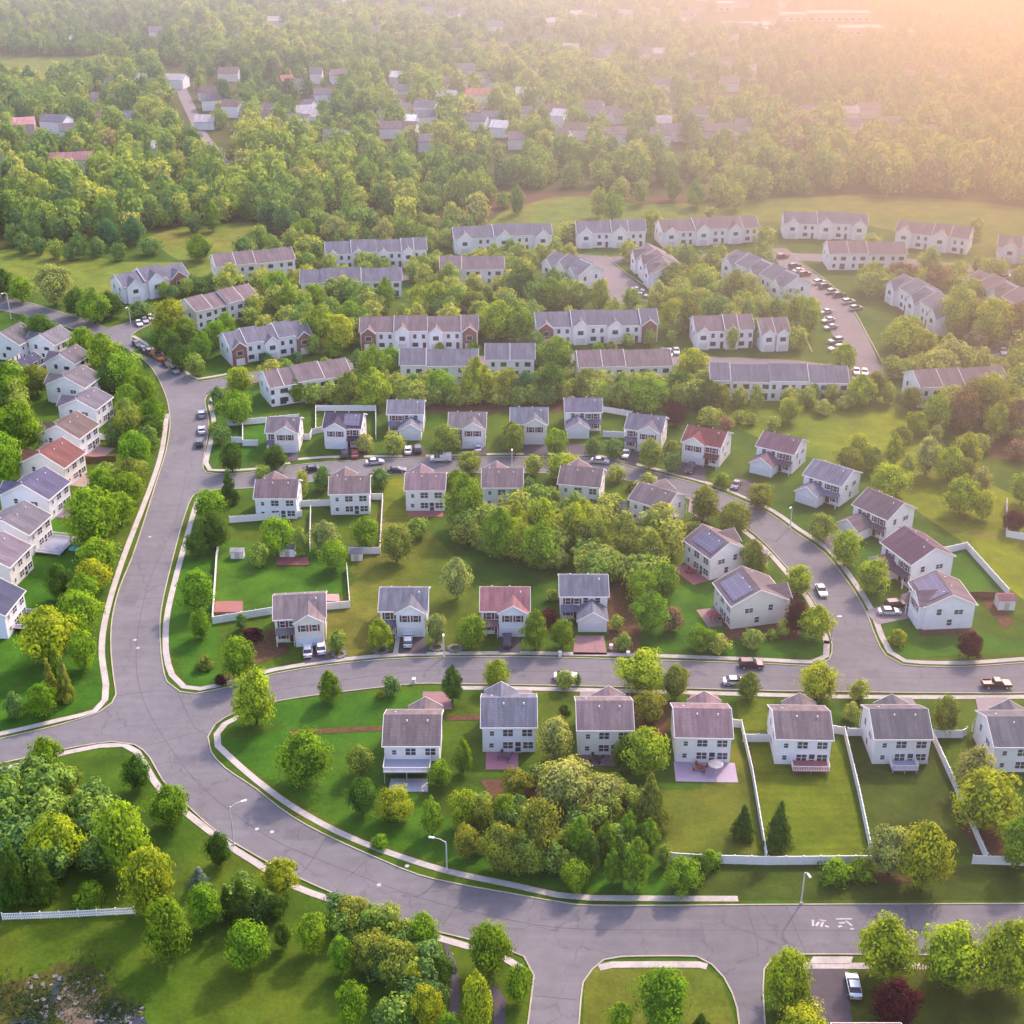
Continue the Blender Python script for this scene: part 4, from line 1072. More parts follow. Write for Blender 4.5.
car(751, 667, 10, 0, 'suv', (.10, .02, .03), 'dark red car parked on the north side of the middle street')
car(735, 684, 10, 0, 'sedan', WH, 'white car half under the dark oval street tree')
car(566, 679, 10, 0, 'sedan', WH, 'white car hidden behind a small street tree, opposite the pink drive')
car(821, 593, 7, 14, 'sedan', SV, 'silver car parked on the inside of the curve')
car(889, 614, 12, 0, 'sedan', WH, 'white car on the corner house drive')
car(896, 607, 12, -1, 'suv', (.12, .015, .03), 'maroon car behind the white one on the corner drive')
car(996, 687, 12, 0, 'pickup', (.06, .012, .018), 'dark red pickup on the street at the eastern edge')
car(375, 464, 10, -1, 'sedan', SV, 'white car by the kerb west of the van')
car(441, 461, -10, 0, 'van', WH, 'white van parked on the upper street')
car(397, 472, 10, 0, 'sedan', (.05, .05, .09), 'dark blue car on the south side of the upper street')
car(345, 456, 0, -10, 'suv', (.03, .03, .05), 'black car on the drive of the black-roofed house')
car(355, 456, 0, -10, 'sedan', (.30, .03, .03), 'red car on the drive of the black-roofed house')
car(408, 452, 0, -10, 'sedan', WH, 'white car before the slate garage wing')
car(418, 451, 0, -10, 'suv', BK, 'black car before the slate garage wing')
car(478, 450, 0, -10, 'sedan', SV, 'pale car on the drive above the white van')
car(600, 463, 10, 1, 'sedan', SV, 'pale car on the upper street where it starts to curve')
car(626, 456, -4, 10, 'sedan', WH, 'white car on the drive of the split-grey-roof house')
car(690, 471, -4, 8, 'suv', (.05, .03, .05), 'dark car on the drive of the red-roofed curve house')
car(736, 487, -5, 8, 'sedan', (.05, .05, .08), 'dark car on the drive of the low-garage curve house')
car(313, 471, 10, -1, 'sedan', BK, 'black car on the upper street near its western end')
car(202, 416, 0, -10, 'suv', SI, 'grey car, northernmost of three by the main road kerb', 'cars by the main road kerb')
car(202, 432, 0, -10, 'sedan', WH, 'white car, middle of three by the main road kerb', 'cars by the main road kerb')
car(200, 445, 0, -10, 'suv', BK, 'black car, southernmost of three by the main road kerb', 'cars by the main road kerb')
for x, y, kd, c, w_ in [(137, 346, 'sedan', BK, 'black car, first from the north'), (144, 351, 'sedan', DB, 'dark blue car, second from the north'), (151, 355, 'suv', (.12, .03, .03), 'dark red car, just before the orange one'), (158, 359, 'van', (.75, .2, .02), 'orange van'), (167, 366, 'sedan', BK, 'black car, just after the orange van'), (174, 372, 'sedan', SI, 'pale car, southernmost')]:
    car(x, y, 10, 7, kd, c, w_ + ' in the line on the upper main road', 'line of vehicles on the upper main road', False)
for i, (x, y) in enumerate([(139, 325), (145, 322), (151, 319), (156, 317)]):
    car(x, y, 5, 6, 'sedan', [WH, SI, WH, DB][i], f"{['white', 'grey', 'white', 'dark blue'][i]} car, {['first', 'second', 'third', 'fourth'][i]} from the main road on the short side lane", 'cars on the short side lane', False)
cl = [(WH, 'white'), (SI, 'grey'), (BK, 'black'), (SV, 'silver'), ((.35, .02, .02), 'red'), (DB, 'dark blue'), (CREAM, 'cream')]
def lotrow(pts, dx, dy, where, seed):
    r_ = random.Random(seed)
    for i, (x, y) in enumerate(pts):
        x += r_.uniform(-.8, .8); y += r_.uniform(-.5, .5)
        if r_.random() < .12: continue
        c, n_ = r_.choice(cl) if not (where.startswith('eastern') and i == 4) else cl[4]
        car(x, y, dx, dy, r_.choice(['sedan', 'suv', 'sedan']), c, f"{n_} car, {(ORD[i] or 'first')} from the north in the {where}", 'cars in the ' + where, False)
lotrow([(783, 258), (788, 264), (794, 268), (799, 272), (805, 276), (811, 279), (819, 284), (825, 288), (833, 293), (840, 297), (848, 303), (856, 310)], 12, -2, 'eastern bays of the car park', 3)
lotrow([(826, 314), (829, 322), (831, 329), (833, 336), (835, 343), (836, 350)], -12, 2, 'western bays of the car park', 4)
lotrow([(856, 373), (864, 374), (872, 374)], 2, 10, 'short bay below the car park', 5)
lotrow([(970, 357), (979, 359), (1003, 353), (1012, 349), (1019, 341), (1028, 338)], 3, 10, 'bend of the eastern lane', 6)
lotrow([(638, 292), (642, 297), (632, 301)], 10, 1, 'court', 7)
lotrow([(664, 353), (670, 356), (676, 353), (505, 356), (515, 357), (765, 361), (775, 362), (560, 358)], 2, 10, 'lane between the terraces', 8)
lotrow([(1000, 274), (1006, 279), (1013, 284), (1019, 290)], 12, -2, 'far eastern bays', 9)

# ------------------------------------------------------------------ fences
_post = {}
def fence(label, px, h=1.7, mat='white', name='vinyl_fence', cat='fence', step=2.4, slats=False):
    pts = [G(*p) for p in px]
    c = pts[0]
    t = thing(name, label, cat, c)
    if (h, mat) not in _post:
        a = MB(); a.box(-.07, .07, -.07, .07, 0, h + .08).box(-.1, .1, -.1, .1, h + .08, h + .14)
        _post[(h, mat)] = a.mesh('fence_post', M[mat])
    a = MB()
    for A, B in zip(pts, pts[1:]):
        d = B - A; ln = d.length; rz = math.atan2(d.y, d.x)
        M4 = Matrix.Translation(A - c) @ Matrix.Rotation(rz, 4, 'Z')
        if slats:
            for zz in (.25, h * .5, h - .12): a.box(0, ln, -.03, .03, zz - .07, zz + .07, 0, M4)
            for i in range(int(ln / .25)): a.box(i * .25, i * .25 + .13, -.045, -.03, .08, h - .03, 0, M4)
        else:
            a.box(0, ln, -.025, .025, .06, h - .12, 0, M4).box(0, ln, -.06, .06, h - .12, h, 0, M4).box(0, ln, -.05, .05, .04, .16, 0, M4)
            for i in range(int(ln / .6)): a.box(i * .6, i * .6 + .04, -.035, .035, .16, h - .12, 0, M4)
    obj('fence_panel', a, M[mat], t)
    for A, B in zip(pts, pts[1:]):
        d = B - A; n = max(1, int(d.length / step)); rz = math.atan2(d.y, d.x)
        for i in range(n + 1):
            o = link('post', _post[(h, mat)], t); o.location = (A - c) + d * (i / n); o.rotation_euler = (0, 0, rz)
    PLACES.append((sum(p.x for p in pts) / len(pts), sum(p.y for p in pts) / len(pts), None))
    return t
fence('white fence running down from the lilac-terrace house to the back fence', [(732, 727), (741, 728), (752, 776), (766, 861)])
fence('short white fence joining the long side fence to the red-deck house', [(743, 742), (773, 742)])
fence('white fence between the bright striped lawn and the dark lawn', [(831, 733), (844, 735), (858, 794), (872, 861)])
fence('short white fence west of the small-deck grey-roofed house', [(847, 736), (871, 736)])
fence('white fence dropping between the two easternmost lower gardens', [(931, 737), (958, 797), (986, 862)])
fence('short white fence beside the half-hidden grey-roofed house', [(933, 738), (962, 738), (966, 735)])
fence('long white back fence above the boulevard verge', [(670, 861), (700, 863), (768, 865), (872, 864)])
fence('white back fence behind the big yellow-green tree', [(972, 864), (1005, 865), (1030, 866)])
fence('low white rail fence across the lawn above the pond', [(3, 920), (60, 918), (135, 914)], 1.3, slats=True)
fence('white fence around the eastern corner lawn', [(944, 554), (966, 549), (1008, 596)])
fence('brown wooden fence beside the small eastern shed', [(966, 598), (996, 598)], 1.5, 'wood', 'wooden_fence')
fence('white fence corner by the eastern red maple', [(1006, 505), (1006, 537), (1050, 545)])
fence('white fence along the gardens above the upper street, western run', [(228, 426), (243, 425), (299, 420)])
fence('white fence enclosing the small lawn by the main road', [(258, 446), (243, 446), (243, 426)])
fence('white fence around the garden of the black-roofed house', [(316, 434), (316, 411), (376, 411), (376, 440)])
fence('short white fence joining the small house to the black-roofed one', [(299, 440), (310, 440), (312, 435), (324, 432)])
fence('white fence west of the two-white-car house', [(213, 624), (256, 617), (274, 614)])
fence('thin white fence along the garden beside the main road', [(213, 622), (217, 560), (222, 524)])
fence('white fence east of the two-white-car house', [(326, 610), (350, 608), (347, 570)])
fence('white fence at the edge of the tan lawn strip', [(349, 554), (380, 554), (383, 500), (371, 500)])
fence('white fence across the gardens by the westernmost upper-street house', [(230, 523), (256, 521), (302, 517)])
fence('white fence linking two rear gardens of the upper street', [(299, 507), (330, 506)])
fence('thin white divider fence between two upper gardens', [(310, 552), (311, 512)])
fence('white fence around the side lawn of the projecting-garage house', [(603, 412), (632, 417), (624, 438), (603, 437)])
fence('white fence between two western gardens', [(90, 440), (122, 439)])
fence('dark wooden fence between two western gardens', [(78, 463), (116, 461)], 1.5, 'wood', 'wooden_fence')
fence('white fence before the main-road junction lawn', [(232, 443), (243, 443)])

# ------------------------------------------------------------------ street lamps
def lamp(label, x, y, h, arm, aim, near=True):
    p = G(x, y)
    q = G(x + aim[0], y + aim[1])
    rz = math.atan2(q.y - p.y, q.x - p.x)
    t = thing('street_lamp', label, 'street lamp', p, rz, 'street lamps along the roads')
    a = MB(); a.tube([(0, 0, 0), (0, 0, .35)], .2, 8).tube([(0, 0, .3), (0, 0, h - .6), (.12, 0, h)], [.14, .11, .09], 8)
    obj('pole', a, M['metal'], t)
    a = MB(); a.tube([(.1, 0, h - .15), (arm * .5, 0, h + .35), (arm, 0, h + .45)], [.08, .07, .06], 6)
    obj('arm', a, M['metal'], t)
    a = MB(); a.prism([(-.18, h + .36), (.18, h + .36), (.14, h + .52), (-.14, h + .52)], arm - .15, arm + .75, 'x')
    obj('lamp_head', a, M['trim'], t)
    return t
lamp('tall grey lamp leaning over the bend of the main road', 234, 845, 7.6, 2.0, (14, -4))
lamp('grey lamp beside the footpath on the inner lawn side of the bend', 447, 871, 5.8, 2.0, (-20, -3))
lamp('short grey lamp on the verge below the back fence', 801, 904, 6.2, 1.0, (8, 12))
lamp('thin lamp on the middle street between the two drives', 444, 657, 5.2, .8, (0, 8))
lamp('thin lamp beside the main road at the northwest', 11, 319, 8.5, 1.5, (-8, 3))
lamp('thin lamp by the short side lane junction', 131, 326, 6, 1, (-6, 4))
lamp('thin lamp at the mouth of the curved street', 831, 640, 5, .8, (8, 0))
lamp('thin lamp on the verge of the upper street', 512, 468, 5, .8, (0, 5))
lamp('thin lamp where the upper street meets the curve', 790, 528, 5.2, .8, (-5, 5))

# sheds, play and garden things
def shed(label, x, y, w, d, h, rc, wc, rz=0):
    t = thing('garden_shed', label, 'shed', G(x, y), rz)
    a = MB(); a.prism(wall_prof(d, h, .45), -w / 2, w / 2); obj('wall', a, M['siding'], t, wc)
    a = MB(); a.prism(roof_prof(d, h + .02, .45, .1, .2), -w / 2 - .15, w / 2 + .15); obj('roof', a, M['shingle'], t, rc)
    panel_door(t, 0, -d / 2, 0, 0, 1.0, 1.8, (.5, .45, .42), 'door')
shed('pale shed with a pink roof at the corner of the eastern fences', 1004, 607, 3.4, 2.8, 2.4, PINK, CREAM)
shed('small white shed behind the main-road side garden', 238, 557, 2.8, 1.8, 1.7, (.3, .3, .32), CREAM)
shed('small white shed between two tall shrubs north of the two-white-car house', 288, 555, 3.2, 2.4, 2.2, SLATE, WHITE)
shed('tiny grey shed under the tan-lawn fence', 357, 559, 2.4, 2.0, 2.0, SLATE, CREAM)
shed('white shed among the western hedge trees', 108, 390, 3.4, 2.6, 2.4, TS, WHITE)
shed('small bluish shed beside the rail fence of the low-garage house', 620, 512, 2.6, 2.2, 2.2, TS, WHITE)
def slab(label, name, cat, px, h, color, z0=0.0):
    pts = [G(*p) for p in px]; c = sum(pts, Vector()) / len(pts)
    t = link(name, None)
    t.location = c; tag(t, label, cat)
    a = MB(); n = len(pts)
    vs = [(p.x - c.x, p.y - c.y, z0) for p in pts] + [(p.x - c.x, p.y - c.y, h) for p in pts]
    a.add(vs, [tuple(range(n))[::-1], tuple(range(n, 2 * n))] + [(i, (i + 1) % n, n + (i + 1) % n, n + i) for i in range(n)])
    obj('deck_floor', a, M['flat'], t, color)
    return t
slab('red slatted deck by the white fence corner above the main road', 'garden_deck', 'deck', [(214, 614), (243, 614), (243, 603), (216, 603)], .5, (.26, .11, .10))
slab('pale grey garden slab below the bluish deck', 'garden_slab', 'paving slab', [(388, 792), (428, 792), (428, 779), (391, 779)], .12, (.42, .42, .5))
slab('small pinkish deck beside the two-white-car house', 'garden_deck', 'deck', [(325, 603), (340, 603), (339, 596), (322, 596)], .5, (.42, .25, .24))
slab('red flower terrace on the rear lawn north of the two-white-car house', 'flower_terrace', 'flower bed', [(276, 566), (309, 566), (308, 558), (276, 558)], .25, (.20, .07, .07))
# stones around the street trees
for i, (x, y) in enumerate([(381, 651), (437, 648), (339, 655), (455, 649)]):
    p = G(x, y); a = MB()
    for j in range(9):
        an = j * .7; a.tube([(math.cos(an) * 1.2, math.sin(an) * 1.2, -.05), (math.cos(an) * 1.2, math.sin(an) * 1.2, .28)], .45, 6)
    o = obj('stone_ring', a, M['stone']); o.location = p
    tag(o, ['pale stone ring under the tree beside the lone white car', 'pale stone ring under the feathery tree east of the gabled house', 'pale stone ring by the two-white-car drive', 'small stone ring by the middle-street lamp'][i], 'stone ring')
# garden furniture sets
def furn(label, x, y, c1, seed):
    r_ = random.Random(seed)
    t = thing('garden_table', label, 'garden table', G(x, y))
    a = MB(); a.tube([(0, 0, .68), (0, 0, .74)], .65, 14); obj('table_top', a, M['flat'], t, c1)
    a = MB(); a.tube([(0, 0, .0), (0, 0, .68)], .07, 6); obj('leg', a, M['metal'], t)
    for k_ in range(4):
        an = k_ * math.pi / 2 + .4
        M4 = Matrix.Translation((math.cos(an) * 1.15, math.sin(an) * 1.15, 0)) @ Matrix.Rotation(an, 4, 'Z')
        ch = thing('garden_chair', f"{['north', 'west', 'south', 'east'][k_]}-side chair at the {label.split(' ', 1)[1]}", 'garden chair', G(x, y) + Vector((math.cos(an) * 1.15, math.sin(an) * 1.15, 0)), an, 'garden chairs')
        b = MB(); b.box(-.25, .25, -.25, .25, .4, .46); obj('seat', b, M['flat'], ch, c1)
        b = MB(); b.box(.2, .25, -.25, .25, .46, .95); obj('backrest', b, M['flat'], ch, c1)
        for sx in (-.2, .2):
            for sy in (-.2, .2):
                b = MB(); b.box(sx - .03, sx + .03, sy - .03, sy + .03, 0, .4); obj('leg', b, M['metal'], ch)
furn('dark table on the dark-furniture patio', 596, 761, (.03, .03, .04), 1)
furn('red table on the lilac terrace', 700, 770, (.3, .05, .04), 2)
furn('dark table on the stone terrace', 716, 618, (.08, .04, .05), 4)
furn('red table on the curve patio', 692, 573, (.35, .04, .04), 5)
furn('dark table on the reddish slate-house patio', 505, 758, (.12, .08, .1), 6)
for i, (x, y, lb) in enumerate([(560, 656, 'white bin at the kerb by the pink drive'), (611, 649, 'white box beside the small round tree at the pink drive'), (414, 683, 'pale bin on the verge opposite the gabled house'), (628, 656, 'pale bin at the kerb by the middle street')]):
    a = MB(); a.box(-.3, .3, -.3, .3, 0, .95).box(-.34, .34, -.36, .34, .95, 1.03)
    o = obj('wheelie_bin', a, M['trim']); o.location = G(x, y); tag(o, lb, 'bin')

# play set, parasol
t = thing('play_set', 'small orange and wooden play set in the western tree strip', 'play set', G(94, 546), .4)
a = MB()
for sx in (-1.2, 1.2):
    for sy in (-.7, .7): a.tube([(sx, sy, 0), (sx, sy * .3, 2.2)], .06, 6)
a.tube([(-1.3, 0, 2.2), (1.3, 0, 2.2)], .06, 6)
obj('frame', a, M['wood'], t)
a = MB(); a.add([(1.3, -.3, 1.5), (1.3, .3, 1.5), (3.4, .3, .2), (3.4, -.3, .2), (1.3, -.3, 1.42), (1.3, .3, 1.42), (3.4, .3, .12), (3.4, -.3, .12)], [(0, 1, 2, 3), (7, 6, 5, 4), (0, 3, 7, 4), (1, 5, 6, 2), (0, 4, 5, 1), (3, 2, 6, 7)])
obj('slide', a, M['flat'], t, (.75, .22, .02))
def parasol(label, x, y, c_):
    t = thing('parasol', label, 'parasol', G(x, y))
    a = MB(); a.tube([(0, 0, 0), (0, 0, 2.4)], .04, 6); obj('pole', a, M['metal'], t)
    a = MB(); a.tube([(0, 0, 1.95), (0, 0, 2.5)], [1.35, .05], 8); obj('canopy', a, M['flat'], t, c_)
parasol('teal parasol among the trees beside the white-railed patio', 76, 556, (.05, .28, .25))
parasol('cream parasol on the lilac terrace', 715, 773, (.55, .5, .45))
parasol('maroon parasol at the stone-terrace solar house', 712, 622, (.2, .04, .05))
# ------------------------------------------------------------------ trees
def profile(kind, t, phi, ph):
    if kind == 'R': r = max(0, 1 - abs(2 * t ** (.72 + .06 * math.sin(ph)) - .98) ** 2.1) ** .58 * (1 + .15 * math.sin(3 * phi + ph + 2 * t) + .10 * math.sin(5 * phi + 2 * ph + 5 * t)) * (1 + .10 * math.sin(9 * t + ph))
    elif kind == 'S': r = max(0, 1 - abs(2 * t - .98) ** 2.0) ** .55 * (1 + .26 * math.sin(3 * phi + ph + 2.5 * t) + .12 * math.sin(5 * phi + 3 * ph))
    elif kind == 'O': r = (max(0, math.sin(math.pi * min(1, t ** .68))) ** .72) * (1 + .08 * math.sin(3 * phi + ph))
    elif kind == 'C': r = (1 - t) ** .8 * (1 + .13 * math.sin(26 * t + ph)) * (1 + .08 * math.sin(5 * phi + ph))
    else: r = max(0, 1 - max(0, t) ** 2.2) ** .5 * (1 + .14 * math.sin(3 * phi + ph) + .08 * math.sin(5 * phi))
    return r

def crown_arrays(kind, seed, nb, nl, ls, z0, core=True, br=(.10, .22), cr=.62, jit=.26):
    """leaf quads on the skin of many small clumps spread through a crown; unit tree: height 1, width 1"""
    r_ = np.random.default_rng(seed)
    V, F, SH = [], [], []
    ph = r_.uniform(0, 6.28)
    zt = 1 - z0
    cs = []
    tries = 0
    while len(cs) < nb and tries < nb * 40:
        tries += 1
        t = r_.uniform(0, 1); phi = r_.uniform(0, 2 * math.pi)
        r = profile(kind, t, phi, ph)
        if r_.uniform() > r + .1: continue
        q = math.sqrt(r_.uniform(.35, 1))
        rb = r_.uniform(*br) * (.6 + .4 * r) * (0.75 if kind in 'OC' else 1)
        rr = max(0, r * .5 * q - rb * .55)
        c = np.array([rr * math.cos(phi), rr * math.sin(phi), z0 + zt * (t * .93 + .0)])
        if cs and r_.uniform() < .85 and min(np.linalg.norm((c - o[0]) * (1, 1, 1)) for o in cs) < rb * .55: continue
        cs.append((c, rb, r_.uniform(.25, .75), t))
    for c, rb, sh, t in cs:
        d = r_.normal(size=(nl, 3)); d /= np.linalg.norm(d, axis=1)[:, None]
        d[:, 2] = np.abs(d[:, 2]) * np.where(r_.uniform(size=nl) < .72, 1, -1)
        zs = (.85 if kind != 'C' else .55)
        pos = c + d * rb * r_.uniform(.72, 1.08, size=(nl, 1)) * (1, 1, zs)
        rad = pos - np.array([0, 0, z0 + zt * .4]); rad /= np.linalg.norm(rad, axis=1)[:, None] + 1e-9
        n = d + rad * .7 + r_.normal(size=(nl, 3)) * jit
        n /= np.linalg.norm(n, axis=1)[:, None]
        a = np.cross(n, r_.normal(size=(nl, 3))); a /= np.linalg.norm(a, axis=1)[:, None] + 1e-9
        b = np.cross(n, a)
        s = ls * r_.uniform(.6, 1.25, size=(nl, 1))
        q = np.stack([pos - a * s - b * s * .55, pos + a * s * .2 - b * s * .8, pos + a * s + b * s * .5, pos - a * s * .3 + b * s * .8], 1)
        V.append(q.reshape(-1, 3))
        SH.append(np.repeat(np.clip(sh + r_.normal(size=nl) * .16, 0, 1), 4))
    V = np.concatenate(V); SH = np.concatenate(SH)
    F = np.arange(len(V)).reshape(-1, 4)
    if core:
        vs, fs = [], []
        nz, np_ = 7, 10
        for i in range(nz + 1):
            t = .03 + .9 * i / nz
            for j in range(np_):
                phi = 2 * math.pi * j / np_
                r = profile(kind, t, phi, ph) * .5 * cr
                vs.append((r * math.cos(phi), r * math.sin(phi), z0 + zt * (t * .88 + .03)))
        for i in range(nz):
            for j in range(np_):
                fs.append((i * np_ + j, i * np_ + (j + 1) % np_, (i + 1) * np_ + (j + 1) % np_, (i + 1) * np_ + j))
        F = np.concatenate([F, np.array(fs) + len(V)])
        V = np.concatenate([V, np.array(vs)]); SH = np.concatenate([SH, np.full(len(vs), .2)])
    return V, F, SH

def quads_mesh(name, V, F, attrs, mat):
    me = bpy.data.meshes.new(name)
    me.vertices.add(len(V)); me.vertices.foreach_set('co', V.astype(np.float32).ravel())
    me.loops.add(F.size); me.loops.foreach_set('vertex_index', F.astype(np.int32).ravel())
    me.polygons.add(len(F)); me.polygons.foreach_set('loop_start', np.arange(0, F.size, 4, dtype=np.int32))
    me.polygons.foreach_set('loop_total', np.full(len(F), 4, dtype=np.int32))
    for k, v in attrs.items():
        a = me.attributes.new(k, 'FLOAT', 'POINT'); a.data.foreach_set('value', v.astype(np.float32))
    me.materials.append(mat)
    me.update(calc_edges=True)
    return me

CROWN = {}
Z0 = {'R': .13, 'S': .10, 'O': .09, 'C': .04, 'W': 0.0}
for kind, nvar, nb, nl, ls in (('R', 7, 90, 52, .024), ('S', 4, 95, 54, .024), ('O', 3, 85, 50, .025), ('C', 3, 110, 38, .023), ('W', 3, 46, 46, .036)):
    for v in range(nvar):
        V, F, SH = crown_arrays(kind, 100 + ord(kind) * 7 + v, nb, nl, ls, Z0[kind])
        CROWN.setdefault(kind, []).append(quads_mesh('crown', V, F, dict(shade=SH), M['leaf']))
TRUNK = []
for v in range(3):
    r_ = random.Random(v)
    a = MB(); a.tube([(0, 0, -.02), (0, 0, .06), (r_.uniform(-.01, .01), 0, .3), (0, 0, .62)], [.035, .026, .02, .008], 8)
    for i in range(5):
        an = i * 1.3 + v; z = .2 + .07 * i
        a.tube([(0, 0, z), (math.cos(an) * .14, math.sin(an) * .14, z + .12), (math.cos(an) * .26, math.sin(an) * .26, z + .2)], [.014, .010, .004], 5)
    TRUNK.append(a.mesh('trunk', M['bark']))

